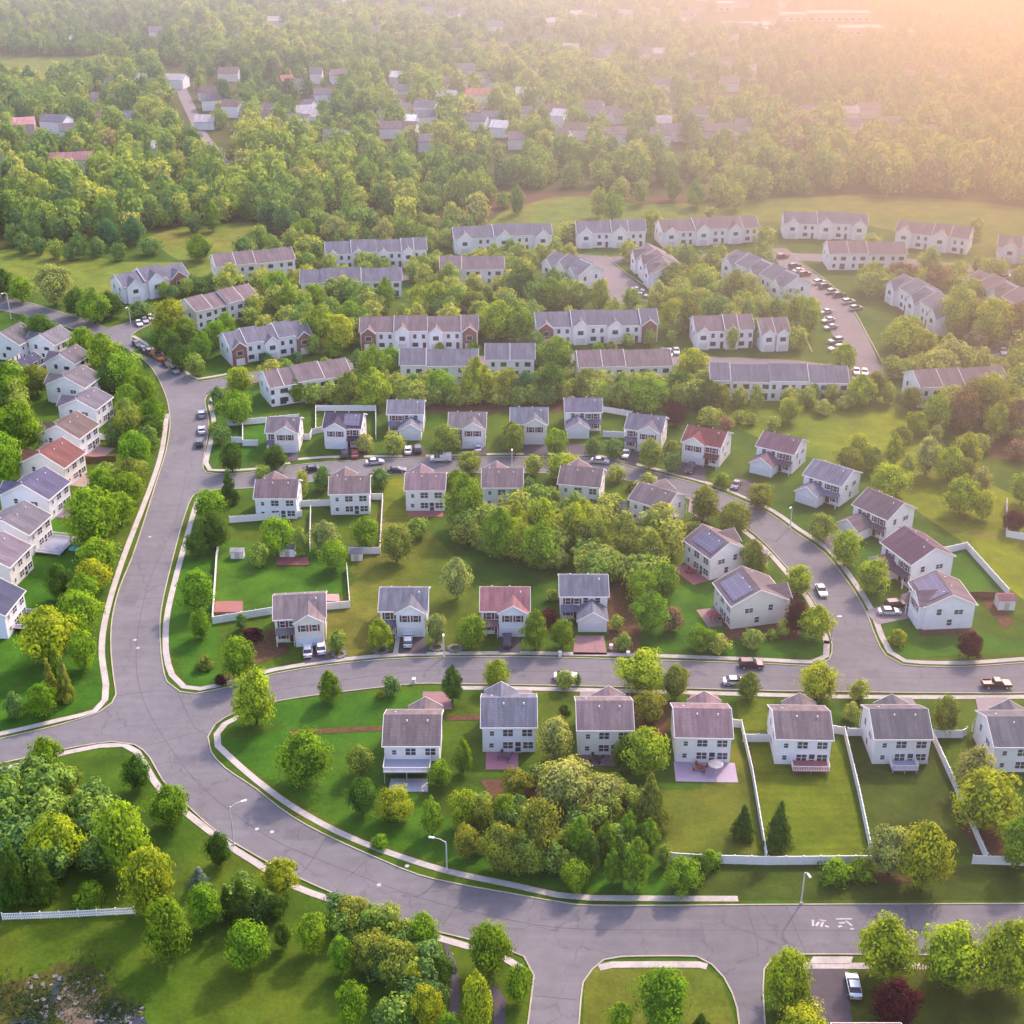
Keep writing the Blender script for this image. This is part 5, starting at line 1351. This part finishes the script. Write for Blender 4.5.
COLS = {'g': (0.205, 0.370, 0.024), 'y': (0.350, 0.450, 0.030), 'd': (0.085, 0.180, 0.022), 'o': (0.250, 0.315, 0.050), 't': (0.085, 0.220, 0.080),
        'l': (0.370, 0.430, 0.130), 'p': (0.085, 0.020, 0.032), 'r': (0.240, 0.190, 0.080), 'b': (0.22, 0.32, 0.27)}
CW = {'g': 'bright green', 'y': 'yellow-green', 'd': 'dark green', 'o': 'olive-green', 't': 'bluish-green', 'l': 'pale green', 'p': 'purple-leaved', 'r': 'brownish', 'b': 'blue-green'}
T = """
10 773 815 36 R y;35 780 800 14 W o;67 767 797 38 R o;88 785 817 34 R o;60 811 873 54 R y;20 833 905 30 C d;4 858 912 26 C d;45 845 905 32 C d;92 876 908 36 W g;127 797 877 58 R g;154 842 917 54 R y;172 782 828 42 R g;139 753 793 32 R d;220 830 868 28 R d
171 893 963 48 R g;206 882 930 36 R g;200 862 892 26 C b;243 871 926 38 C d;228 880 920 26 C d;249 918 971 46 R g;48 735 774 34 R g;50 603 665 58 R y;85 628 672 30 R g;53 655 703 20 C o;67 648 704 20 C o;60 640 690 24 C g;45 681 718 32 R g;16 690 720 20 R d
82 588 636 46 R g;95 557 592 36 R y;85 572 604 34 R g;60 562 602 28 S d;100 536 574 44 R g;96 483 548 60 R g;199 567 614 38 R g;202 608 641 24 R g;205 642 671 20 W o;197 530 558 26 R d;216 510 552 32 R d;240 634 682 38 R g;257 666 727 46 R y;242 612 632 12 C d
252 626 642 24 W p;221 670 686 14 W p;27 312 343 16 C d;45 312 352 38 R d;85 325 365 31 R g;105 331 377 36 R g;125 350 392 40 R g;110 362 395 29 R d;143 372 407 31 R g;130 382 412 29 R g;155 395 432 28 R g;130 405 442 31 R o;152 413 442 31 R d;137 428 472 35 R g
133 456 490 33 R o;104 466 502 31 R g;130 470 507 33 R g;122 490 526 31 R g;8 360 412 41 R g;22 398 457 52 R g;8 428 487 37 R g;38 362 396 30 R o;4 266 300 30 R d;22 275 304 26 R g;56 263 308 36 S l;95 290 325 36 R g;78 288 318 28 R d;112 290 318 26 R d;140 300 320 24 R d
172 297 336 38 R y;187 315 350 28 R g;165 325 357 34 R d;182 343 372 26 R d;196 350 377 20 O g;203 328 362 24 O g;217 318 350 24 R g;228 310 342 20 R g;250 306 326 20 R g;240 364 396 28 R y;238 388 427 34 R g;219 385 412 20 R d;233 440 474 26 R d;222 424 446 20 R d;230 466 506 24 C d;210 488 522 36 R g;216 420 436 18 W g
277 268 300 32 R g;290 281 322 28 O g;316 282 312 28 R g;332 276 300 24 R g;320 303 347 36 R y;341 312 352 32 R y;351 299 332 26 R g;366 283 313 26 R g;386 274 313 22 O g;419 283 314 26 R y;436 280 313 26 R y;456 284 313 22 R g;425 262 290 18 R y;445 266 288 22 R o;474 289 313 26 R o;499 298 342 42 R y;478 300 330 22 R o
314 333 356 16 O g;335 342 358 16 W g;284 354 371 16 W g;297 348 363 14 W t;266 350 365 16 W t;374 343 387 32 R g;392 344 377 24 R g;375 364 409 36 O y;358 348 372 16 R d;297 376 403 24 O g;312 381 405 24 R g;331 380 405 22 R o;349 370 406 28 R o;415 388 405 24 W g;441 367 403 32 R g;422 370 393 22 R l;477 353 404 36 O y;506 368 403 28 R o
419 321 347 14 O g;385 330 346 14 O g;453 325 346 12 O g;365 331 350 14 R g;440 342 353 14 W y;473 337 354 16 W g;276 443 472 26 R d;263 464 481 16 R g;303 467 500 14 C o;323 464 492 22 R d;380 466 489 20 R d;394 430 456 22 R o;446 422 458 30 R o;365 432 453 20 R l;470 450 474 28 R o;511 420 452 22 R o
466 472 532 38 R g;457 468 500 30 R g;523 265 302 32 R d;550 275 312 30 R g;600 277 312 22 R y;580 282 310 28 R o;515 300 342 28 R g;682 278 302 26 R y;672 262 290 36 R o;701 262 292 34 R y;672 297 332 30 R y;688 297 334 26 R o;734 268 306 26 R o;742 287 314 22 R o;762 290 314 24 O o
556 334 375 38 R g;538 343 366 24 R g;525 370 402 26 S t;550 362 402 34 R d;586 366 400 28 R o;598 338 353 14 W g;611 340 353 16 W o;649 328 347 14 O g;628 332 348 14 R g;732 325 352 12 O o;755 315 346 14 C o;647 378 413 46 R g;646 367 388 20 R g;618 383 411 24 R o;666 374 396 20 R g
692 346 382 36 R y;680 370 402 30 R d;706 378 412 32 R d;719 382 411 26 R o;739 385 409 16 R o;755 383 413 14 O g;675 401 428 26 R p;709 405 428 24 R y;725 416 433 18 R p;739 408 425 12 O o;751 411 427 14 R o;556 427 457 26 R g;515 422 457 22 R o;593 436 456 18 R d;613 437 460 22 R d;649 437 471 28 R o;672 437 456 20 W o;672 449 473 20 R d
562 452 482 38 R y;533 453 477 20 R o;616 464 484 20 R o;648 471 493 24 R o;632 474 492 14 W o;703 484 522 32 R o;760 482 510 30 R o;735 500 536 34 R o;722 470 488 20 W y;541 495 552 36 R y;516 500 545 24 R y;582 497 540 30 R y;528 475 506 16 R d;553 485 512 16 C g;611 495 514 26 R o
808 295 337 24 R y;797 292 327 28 R y;795 323 351 22 R y;785 283 302 24 R o;843 341 374 26 R y;870 260 292 32 R y;900 262 292 40 R r;933 262 302 32 R r;955 285 337 38 R y;902 318 357 42 R y;925 330 358 28 R y;948 332 356 20 R y;990 295 347 44 R y;966 292 335 30 R r;1012 300 345 30 R r;975 328 353 22 R r
890 353 377 20 R y;905 360 380 28 R o;918 353 372 18 R y;935 351 373 26 R y;962 342 372 12 C o;980 358 374 18 W o;1000 357 374 22 R o;1018 345 377 26 R y;788 380 400 20 R o;788 395 424 24 R y;813 382 404 14 O g;830 380 404 16 R y;822 398 416 20 R y;772 415 433 14 O o;860 373 407 30 R y;875 370 402 26 R o;887 380 406 16 R y;850 385 407 22 R o;910 385 412 24 R o
935 390 430 36 O y;915 410 437 26 R y;900 425 452 24 R o;892 430 469 18 O y;858 432 462 26 R y;848 445 472 28 R o;872 445 472 26 R o;935 424 442 16 R y;925 434 477 28 R l;905 452 482 14 O y;888 463 498 42 S y;963 430 472 32 R y;978 432 454 24 R y;948 445 482 30 R y;980 465 496 20 R l;960 470 516 44 O y;982 488 522 22 R y;962 455 486 26 R o
995 398 442 28 O y;960 385 432 32 R r;985 375 422 46 S o;1014 398 440 36 R r;1018 438 461 24 R p;1021 470 507 28 R y;1013 509 534 26 R p;844 528 568 34 R y;820 512 542 30 R o;872 556 596 36 R y;798 563 597 30 R y;815 603 642 36 R y;783 617 638 14 R y;772 622 641 14 W g;796 600 636 28 R p;897 622 646 22 W y;968 630 661 28 R p
817 660 702 44 R y;858 678 702 22 R y;850 700 723 18 R y;943 693 736 30 R o;984 768 832 70 R y;972 745 795 46 R l;1016 812 872 42 R g;920 820 892 54 R y;888 825 877 48 S l;835 857 882 38 W g;862 857 880 32 W g;777 793 852 34 C d;742 799 841 28 C d;883 915 980 64 R y;948 920 987 68 R y;1001 917 992 62 R y
785 945 1012 50 R y;800 1003 1046 54 R y;893 978 1032 52 R p;661 965 1030 58 R g;620 1000 1038 28 R g;700 1008 1042 30 C d;518 962 1007 28 R g;540 796 866 40 S o;524 830 876 42 S o;508 826 874 34 R o;566 757 812 58 S l;601 772 814 46 S l;649 764 833 46 C o
579 812 864 28 O g;606 818 862 26 O g;628 808 852 22 O g;648 815 852 26 O g;612 845 887 20 O g;635 832 893 34 O g;575 858 893 32 R g;664 842 870 14 O g;682 855 893 42 R g;697 853 882 26 R d;710 848 869 26 W g;590 830 880 22 O d;622 840 885 20 O d
363 775 817 32 R d;396 786 822 40 S y;432 792 839 26 O g;465 787 832 36 R y;480 795 832 30 R o;505 792 827 26 R g;466 823 862 28 S o;500 822 873 40 S o;281 857 897 40 R y;262 880 922 30 C d;277 892 920 26 R d;283 920 952 20 R d;313 911 956 34 R g;353 896 930 38 S o;388 907 937 34 S o;424 910 957 32 R g
370 928 976 38 S o;396 938 987 42 S o;342 933 977 26 R g;415 960 1002 26 R y;440 955 992 32 R d;353 978 1032 34 R g;427 982 1036 38 R y;490 918 977 46 R g;476 965 1032 36 O y;448 1010 1050 28 R g;408 1005 1045 26 R d;400 975 1010 30 R d
278 515 556 38 R g;301 525 558 14 O g;325 519 552 30 R l;335 538 572 30 R g;366 515 550 32 R g;397 522 564 36 R o;417 516 540 24 R g;260 540 569 18 R g;457 555 602 30 R l;470 515 546 38 S o;484 530 552 18 O g;500 505 562 36 R g;380 615 652 28 O y;338 628 654 18 O g;437 612 646 22 S l;472 613 650 34 R g
330 667 705 26 O g;391 674 699 20 R d;453 662 705 24 O d;497 658 690 30 R y;305 729 786 58 S g;463 735 776 20 O g;360 745 778 30 S o;515 515 562 36 R y;540 520 572 42 R g;573 500 552 30 R y;556 545 572 26 R l;592 512 560 34 S o;606 547 579 42 S l;630 522 567 36 R o;650 530 577 36 R o;645 552 590 32 R g
664 560 602 30 R g;642 568 607 36 R g;650 590 634 40 R g;672 605 633 22 R p;552 588 603 14 R g;535 606 652 30 O g;562 617 650 26 R g;549 606 628 26 W p;616 613 633 16 R o;624 631 652 18 R g;700 625 653 30 S g;717 632 653 26 S y;752 628 651 22 S g;641 650 692 54 S y;675 662 703 30 R o;650 690 724 34 S o;748 669 702 28 O o
565 669 691 20 R g;555 715 762 36 S l;645 725 777 48 R y;625 735 772 32 R d;552 765 800 30 S g;752 538 576 28 R o;761 558 577 18 W y;733 500 530 30 R o;690 515 540 26 W o;565 700 716 14 W d;578 672 688 7 C d;380 690 700 10 W y;516 768 800 34 S o;440 760 790 26 S g;380 822 850 20 W g
14 220 247 14 O t;27 218 247 12 O t;37 220 250 14 O t;57 236 260 16 O g;70 243 262 16 R t;80 230 260 16 O t;58 215 243 22 R d;85 208 236 22 R t;110 217 250 24 R t;135 215 246 24 R t;152 203 230 12 C t;170 194 227 16 C t;195 208 233 20 R t;213 196 233 20 O g;200 233 262 30 R g;150 238 256 24 R d;8 195 235 26 R d
25 230 255 18 O t;40 235 256 16 R t;98 235 258 18 R d;120 240 262 16 R d;306 217 246 24 R g;319 189 223 15 O g;348 188 226 13 O g;362 197 231 17 O g;335 215 246 28 S l;262 222 252 16 O g;309 239 257 28 R y;389 197 216 16 R t;410 193 213 16 R g;434 194 213 16 R g;386 217 243 22 R l;404 213 241 18 R g;422 210 233 13 O g;432 226 251 14 O y;447 228 249 18 R y;463 210 232 28 S l;475 183 202 15 R g;489 182 202 16 R g;504 190 209 18 R g
517 183 216 16 R d;598 185 219 18 R o;612 190 223 24 R g;620 175 202 20 R y;641 177 206 15 O g;673 170 202 20 O g;696 177 209 23 O g;715 172 200 18 R o;735 183 211 17 O y;710 205 219 14 R y;650 208 236 24 R y;570 220 242 26 R o;245 235 258 22 R d;270 200 232 26 R t;285 205 235 26 R t;230 190 220 24 R g;250 195 222 26 R d;975 215 240 18 R y;870 232 256 20 R y;925 250 268 18 R o;765 225 250 22 R o;555 235 262 20 R o;300 195 225 20 R t
"""
trees = []
for ln in T.strip().replace('\n', ';').split(';'):
    a = ln.split()
    if len(a) == 6:
        trees.append((float(a[0]), float(a[1]), float(a[2]), float(a[3]), a[4], a[5]))

def locate(cx, top, bot, w):
    s = S(bot - 4)
    yb = bot - 0.9 * s * .6
    s = S(yb)
    p = G(cx, yb)
    # foreshortening of an upright thing here
    Zd = p.y * CT + HC * ST
    wid = w / s
    # height from the crown's top row
    lo, hi = 1.0, 40.0
    for _ in range(20):
        m = (lo + hi) / 2
        # highest point of the crown seen near its centre
        yy = 512 + FPX * ((HC - m) * CT - (p.y + wid * .12) * ST) / ((p.y + wid * .12) * CT + (HC - m) * ST)
        if yy > top: lo = m
        else: hi = m
    return p, wid, min(max(m, 1.2), 24)

rows = []
for (cx, top, bot, w, kd, cc) in trees:
    p, wid, hh = locate(cx, top, bot, w)
    if kd in 'RS': hh = min(hh, wid * 1.9 + 2); hh = max(hh, wid * .75)
    rows.append([cx, top, bot, w * (bot - top), kd, cc, p, wid, hh])
bush = [r for r in rows if r[4] == 'W']
tall = sorted([r for r in rows if r[4] != 'W'], key=lambda r: -r[3])
NTREE = 300
single = tall[:NTREE]
rest = tall[NTREE:]

# ---- phrases for the labels
spots = [(60, 1000, 'the small pond'), (70, 912, 'the low rail fence'), (20, 830, 'the southwestern grove'), (650, 990, 'the kerbed grass island'), (240, 850, 'the leaning tall lamp'), (447, 880, 'the path lamp on the bend'), (470, 1000, 'the curving dark footpath'), (853, 988, 'the pale blue car'), (1000, 970, 'the southeastern kerb trees'),
         (600, 850, 'the cypress clump'), (820, 870, 'the long back fence'), (110, 640, 'the main-road junction'), (60, 760, 'the western side street'), (185, 640, 'the eastern verge strip'), (300, 715, 'the lawn behind the middle street'), (560, 540, 'the central grove'), (900, 400, 'the eastern green'), (960, 480, 'the green behind the curve'),
         (150, 345, 'the line of parked vehicles'), (60, 250, 'the northwestern meadow'), (200, 235, 'the small northern meadow'), (400, 215, 'the northern belt'), (560, 205, 'the central meadow'), (700, 195, 'the meadow ovals'), (900, 215, 'the northeastern meadow'), (850, 330, 'the car park'), (1000, 350, 'the eastern lane'), (150, 440, 'the western tree strip'), (830, 690, 'the T-junction'), (640, 670, 'the middle street'), (620, 290, 'the court'), (330, 560, 'the paired rear gardens'), (430, 540, 'the tan lawn strip')]
ANCH = [(x, y, ph) for (x, y, ph) in PLACES if ph] + [(G(a, b).x, G(a, b).y, ph) for a, b, ph in spots]
def describe(rws, noun_of):
    groups = {}
    for r in rws:
        p = r[6]
        best = min(ANCH, key=lambda q: (q[0] - p.x) ** 2 + (q[1] - p.y) ** 2)
        dx, dy = p.x - best[0], p.y - best[1]
        if abs(dx) < 1.2 * abs(dy): dr = 'north of' if dy > 0 else 'south of'
        else: dr = 'east of' if dx > 0 else 'west of'
        size = 'tall' if r[8] > 13 else 'small' if r[8] < 6.5 else 'mid-sized'
        base = (CW[r[5]], noun_of(r), dr, best[2])
        groups.setdefault((base[0], base[1], dr, best[2]), []).append((math.hypot(dx, dy), size, r))
    out = []
    for (c, n, dr, ph), lst in groups.items():
        lst.sort(key=lambda q: q[0])
        for i, (dd, size, r) in enumerate(lst):
            if len(lst) == 1: lab = f"{size} {c} {n} {dr} {ph}"
            else:
                od = ['nearest', 'second nearest', 'third nearest', 'fourth nearest', 'fifth nearest', 'sixth nearest', 'seventh nearest'][min(i, 6)]
                lab = f"{c} {n} {dr} {ph}, {od} to it"
            out.append((r, lab))
    return out
NOUN = {'R': 'round tree', 'S': 'spreading tree', 'O': 'oval tree', 'C': 'conifer', 'W': 'bush'}
def noun(r):
    return NOUN[r[4]]
rt = random.Random(77)
for r, lab in describe(single, noun) + describe(bush, noun):
    cx, top, bot, ar, kd, cc, p, wid, hh = r
    nm = {'R': 'shade_tree', 'S': 'spreading_tree', 'O': 'oval_tree', 'C': 'conifer_tree', 'W': 'bush'}[kd]
    cat = {'C': 'conifer', 'W': 'bush'}.get(kd, 'tree')
    gr = {'C': 'conifers of the estate', 'W': 'garden bushes'}.get(kd, 'broadleaf trees of the estate')
    if kd == 'W': hh = max(1.2, min(hh, wid * .75))
    t = thing(nm, lab, cat, p, rt.uniform(0, 6.28), gr, (wid * .98, wid * .98, hh))
    c = COLS[cc]; f = rt.uniform(.85, 1.15); h_ = rt.uniform(.9, 1.12)
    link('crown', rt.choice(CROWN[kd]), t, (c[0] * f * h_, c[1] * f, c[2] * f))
    if kd != 'W':
        link('trunk', rt.choice(TRUNK), t)

# ---- the wood beyond: nobody could count it
variants = []
for v in range(14):
    kd = 'RRRRSSSRRSSRRO'[v]
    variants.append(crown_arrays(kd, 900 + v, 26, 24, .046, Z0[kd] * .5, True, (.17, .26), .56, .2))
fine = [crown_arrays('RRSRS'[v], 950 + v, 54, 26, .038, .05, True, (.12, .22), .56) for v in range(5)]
def inpoly(x, y, P):
    c = False; n = len(P)
    for i in range(n):
        x0, y0 = P[i]; x1, y1 = P[(i + 1) % n]
        if (y0 > y) != (y1 > y) and x < (x1 - x0) * (y - y0) / (y1 - y0) + x0: c = not c
    return c
def gp(px): return [(G(*p).x, G(*p).y) for p in px]
clear = [gp(p) for p in [
    [(0, 250), (40, 246), (60, 262), (145, 240), (180, 227), (250, 222), (284, 236), (330, 240), (480, 228), (470, 212), (300, 214), (300, 236), (480, 226), (530, 197), (600, 195), (720, 205), (860, 193), (960, 198), (1060, 210), (1400, 210), (1400, 500), (-700, 500), (-700, 250)],
    [(160, 66), (186, 66), (222, 138), (262, 174), (228, 184), (176, 140)], [(-60, 56), (40, 58), (108, 56), (98, 82), (-60, 86)],
    [(690, 20), (745, 8), (780, 16), (850, 8), (905, 22), (905, 44), (700, 44)], [(480, 204), (560, 190), (720, 186), (725, 204), (600, 212), (480, 230)], [(500, 190), (560, 190), (600, 196), (520, 200)]]]
feet = [(c, X, a, b) for (c, X, a, b) in FOOT]
def blocked(x, y, m):
    for c, X, a, b in feet:
        dx, dy = x - c.x, y - c.y
        if abs(dx) > 60 or abs(dy) > 60: continue
        u = dx * X.x + dy * X.y; v = -dx * X.y + dy * X.x
        if abs(u) < a + m and abs(v) < b + m: return True
    return False
place = []
r_ = np.random.default_rng(4)
y = G(512, 236).y
while y < 2300:
    st = (7.8 if y < 520 else 8.8) if y < 1250 else 15.0
    hw = (y * .47 + 90)
    x = -hw
    while x < hw:
        px, py = x + r_.normal() * st * .3, y + r_.normal() * st * .3
        x += st * r_.uniform(.85, 1.25)
        if any(inpoly(px, py, P) for P in clear) or blocked(px, py, 2.5): continue
        # groves and gaps
        nz = math.sin(px * .021 + 1.3) * math.sin(py * .017 + .4) + .5 * math.sin(px * .05 + py * .03)
        if nz < -.75 and py > 700: 
            if r_.uniform() < .6: continue
        ht = max(6, r_.normal(11.8, 2.8)) + 2.0 * nz + (3 if 1250 < y else 0)
        wd = ht * r_.uniform(.66, .92)
        if y >= 1250: wd *= 1.35
        tint = np.clip(.42 + .15 * nz + .19 * r_.normal() + .0005 * px, 0, 1)
        place.append((px, py, wd, ht, tint, False))
    y += st * .92
for r in rest:
    tint = {'g': .42, 'y': .62, 'd': .12, 'o': .58, 't': .1, 'l': .78, 'r': .95, 'p': 1, 'b': .15}[r[5]]
    place.append((r[6].x, r[6].y, r[7] * 1.05, r[8], tint, True))
# green understorey filling the shaded gaps between the terraces
outer_px = W1 + W2 + E5 + E6 + E4[::-1] + E2[::-1] + E1b[::-1] + E1a[::-1]
RING = gp(E3)
KEEP = [gp(q) for q in ([(566, 252), (612, 252), (662, 300), (620, 312), (590, 300)], [(760, 244), (800, 250), (890, 370), (840, 375), (800, 310)], lane_t + lane_b, outer_px)]
def scatter(px, n, h0, h1, tints):
    P = gp(px); xs = [a for a, b in P]; ys = [b for a, b in P]
    k = 0; tr = 0
    while k < n and tr < n * 12:
        tr += 1
        a, b = r_.uniform(min(xs), max(xs)), r_.uniform(min(ys), max(ys))
        if not inpoly(a, b, P) or blocked(a, b, 2.0): continue
        if any(inpoly(a, b, q) for q in KEEP) and not inpoly(a, b, RING): continue
        h = r_.uniform(h0, h1); place.append((a, b, h * r_.uniform(.7, 1.05), h, r_.choice(tints) + r_.uniform(-.05, .05), True)); k += 1
scatter([(395, 392), (560, 390), (700, 392), (700, 408), (560, 406), (395, 408)], 60, 4, 8, [.3, .5, .6])
scatter([(290, 312), (540, 318), (540, 335), (480, 335), (470, 318), (350, 322), (290, 335)], 26, 5, 9, [.3, .5, .6])
scatter([(260, 268), (560, 258), (720, 262), (720, 270), (560, 268), (260, 276)], 60, 4, 8, [.3, .5, .6, .7])
scatter([(930, 375), (1060, 360), (1100, 470), (1030, 450), (985, 440), (930, 410)], 55, 6, 12, [.5, .6, .7, .8])
scatter([(850, 276), (1060, 268), (1080, 350), (960, 350), (890, 345)], 45, 6, 11, [.5, .6, .7])
scatter([(460, 520), (560, 490), (640, 510), (690, 560), (640, 600), (560, 575), (470, 560)], 60, 4, 9, [.3, .4, .55, .6])
scatter([(470, 800), (560, 775), (640, 800), (660, 860), (560, 880), (480, 860)], 40, 3, 6, [.2, .35, .5])
scatter([(0, 790), (60, 780), (110, 820), (110, 890), (0, 905)], 26, 4, 9, [.08, .2, .35])
scatter([(215, 885), (262, 892), (285, 915), (275, 935), (218, 922)], 7, 3, 5.5, [.08, .2])
scatter([(330, 900), (440, 940), (450, 1040), (330, 1040), (350, 960)], 26, 3, 7, [.1, .3, .5])
scatter([(75, 348), (115, 352), (150, 395), (165, 430), (120, 520), (85, 560), (100, 480), (120, 400)], 18, 4, 7, [.1, .25, .4])
scatter([(-80, 380), (0, 370), (30, 400), (10, 470), (-80, 500)], 25, 6, 11, [.4, .5])
scatter([(70, 296), (110, 312), (150, 306), (215, 290), (215, 280), (110, 296)], 14, 4, 7, [.1, .2, .4])
scatter([(340, 225), (480, 232), (480, 250), (430, 258), (260, 262), (260, 240)], 30, 5, 9, [.2, .4, .6])
scatter([(0, 240), (100, 238), (180, 222), (300, 212), (300, 196), (0, 210)], 60, 8, 13, [.05, .1, .2, .3])
scatter([(200, 300), (262, 262), (560, 262), (770, 262), (800, 345), (690, 345), (540, 350), (300, 352), (240, 345)], 120, 5, 10, [.25, .4, .55, .62, .7])
scatter([(240, 372), (350, 410), (400, 408), (560, 408), (700, 408), (860, 410), (845, 380), (700, 375), (540, 372), (360, 372)], 75, 3.5, 7, [.25, .4, .55, .62, .7])
VV, FF, SS, TT = [], [], [], []
off = 0
for i, (px, py, wd, ht, tint, fi) in enumerate(place):
    V, F, SH = (fine if fi else variants)[int(r_.integers(len(fine if fi else variants)))]
    a = r_.uniform(0, 6.28); ca, sa = math.cos(a), math.sin(a)
    Q = np.empty_like(V)
    Q[:, 0] = (V[:, 0] * ca - V[:, 1] * sa) * wd + px
    Q[:, 1] = (V[:, 0] * sa + V[:, 1] * ca) * wd + py
    Q[:, 2] = V[:, 2] * ht
    VV.append(Q); FF.append(F + off); off += len(V)
    SS.append(SH); TT.append(np.full(len(V), tint))
print('woodland trees', len(place), 'verts', off)
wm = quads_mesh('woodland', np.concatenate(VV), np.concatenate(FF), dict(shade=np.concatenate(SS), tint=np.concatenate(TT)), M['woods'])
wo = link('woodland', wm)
tag(wo, 'dense spring woodland stretching to the horizon with undergrowth between the houses', None, None, 'stuff')

# ------------------------------------------------------------------ light, air
SUN_EL, SUN_AZ = R(EL), R(33)          # azimuth measured clockwise from the view direction (+Y)
w = bpy.data.worlds.new('World')
scene.world = w
w.use_nodes = True
nt = w.node_tree
bg = nt.nodes['Background']
sky = N(nt, 'ShaderNodeTexSky')
sky.sky_type = 'NISHITA'
sky.sun_disc = False
sky.sun_elevation = SUN_EL
sky.sun_rotation = SUN_AZ
sky.air_density = 1.0; sky.dust_density = 2.0; sky.ozone_density = 1.0
L(nt, mix(nt, 1.0, sky.outputs[0], SKY_TINT, 'MULTIPLY'), bg.inputs[0])
bg.inputs[1].default_value = SKY_STR
sd = bpy.data.lights.new('sun', 'SUN')
sd.energy = SUN_STR
sd.angle = R(SUN_ANG)
sd.color = (1.0, 0.80, 0.60)
so = bpy.data.objects.new('sun', sd)
col.objects.link(so)
dirv = Vector((math.sin(SUN_AZ) * math.cos(SUN_EL), math.cos(SUN_AZ) * math.cos(SUN_EL), math.sin(SUN_EL)))
so.rotation_euler = (-dirv).to_track_quat('-Z', 'Y').to_euler()

# low evening haze lying over the whole valley
# one body of air, thin near the houses and thicker and warmer towards the sun in the northeast
a = MB(); a.box(-2500, 2500, 60, 3200, -1.0, 140.0)
m, nt = new_mat('evening_haze')
P = geo(nt)
sep = N(nt, 'ShaderNodeSeparateXYZ'); L(nt, P, sep.inputs[0])
def maprange(v, a0, a1, b0, b1):
    n = N(nt, 'ShaderNodeMapRange'); n.interpolation_type = 'SMOOTHSTEP'
    L(nt, v, n.inputs['Value'])
    for k_, q in zip(('From Min', 'From Max', 'To Min', 'To Max'), (a0, a1, b0, b1)): n.inputs[k_].default_value = q
    return n.outputs['Result']
def maths(op, a_, b_):
    n = N(nt, 'ShaderNodeMath', operation=op)
    for s_, v in zip(n.inputs, (a_, b_)):
        if isinstance(v, bpy.types.NodeSocket): L(nt, v, s_)
        else: s_.default_value = v
    return n.outputs[0]
east = maprange(maths('ADD', sep.outputs[0], maths('MULTIPLY', sep.outputs[1], HZ['ey'])), HZ['e0'], HZ['e1'], 0.0, 1.0)
north = maprange(sep.outputs[1], HZ['n0'], HZ['n1'], HZ['nmin'], 1.0)
dens = maths('ADD', maths('MULTIPLY', north, HZ['dn']), maths('MULTIPLY', east, HZ['de']))
vs = N(nt, 'ShaderNodeVolumeScatter')
L(nt, dens, vs.inputs['Density'])
hc = mix(nt, east, HZ['c0'], HZ['c1'])
L(nt, hc, vs.inputs['Color'])
va = N(nt, 'ShaderNodeVolumeAbsorption'); L(nt, dens, va.inputs['Density']); L(nt, hc, va.inputs['Color'])
ads = N(nt, 'ShaderNodeAddShader'); L(nt, vs.outputs[0], ads.inputs[0]); L(nt, va.outputs[0], ads.inputs[1])
vs.inputs['Anisotropy'].default_value = HZ['g']
o_ = N(nt, 'ShaderNodeOutputMaterial')
L(nt, ads.outputs[0], o_.inputs['Volume'])
hz = obj('haze', a, m)
tag(hz, 'evening haze over the valley, warm and thick towards the northeast', None, None, 'stuff')

scene.view_settings.view_transform = 'Standard'
scene.view_settings.look = 'None'
scene.view_settings.exposure = 0
scene.render.engine = 'CYCLES'
cy = scene.cycles
cy.use_denoising = True
cy.max_bounces = 6
cy.diffuse_bounces = 2
cy.glossy_bounces = 2
cy.transmission_bounces = 2
cy.volume_bounces = 0
cy.volume_step_rate = 1.0
cy.volume_max_steps = 64
cy.transparent_max_bounces = 4
cy.use_fast_gi = False
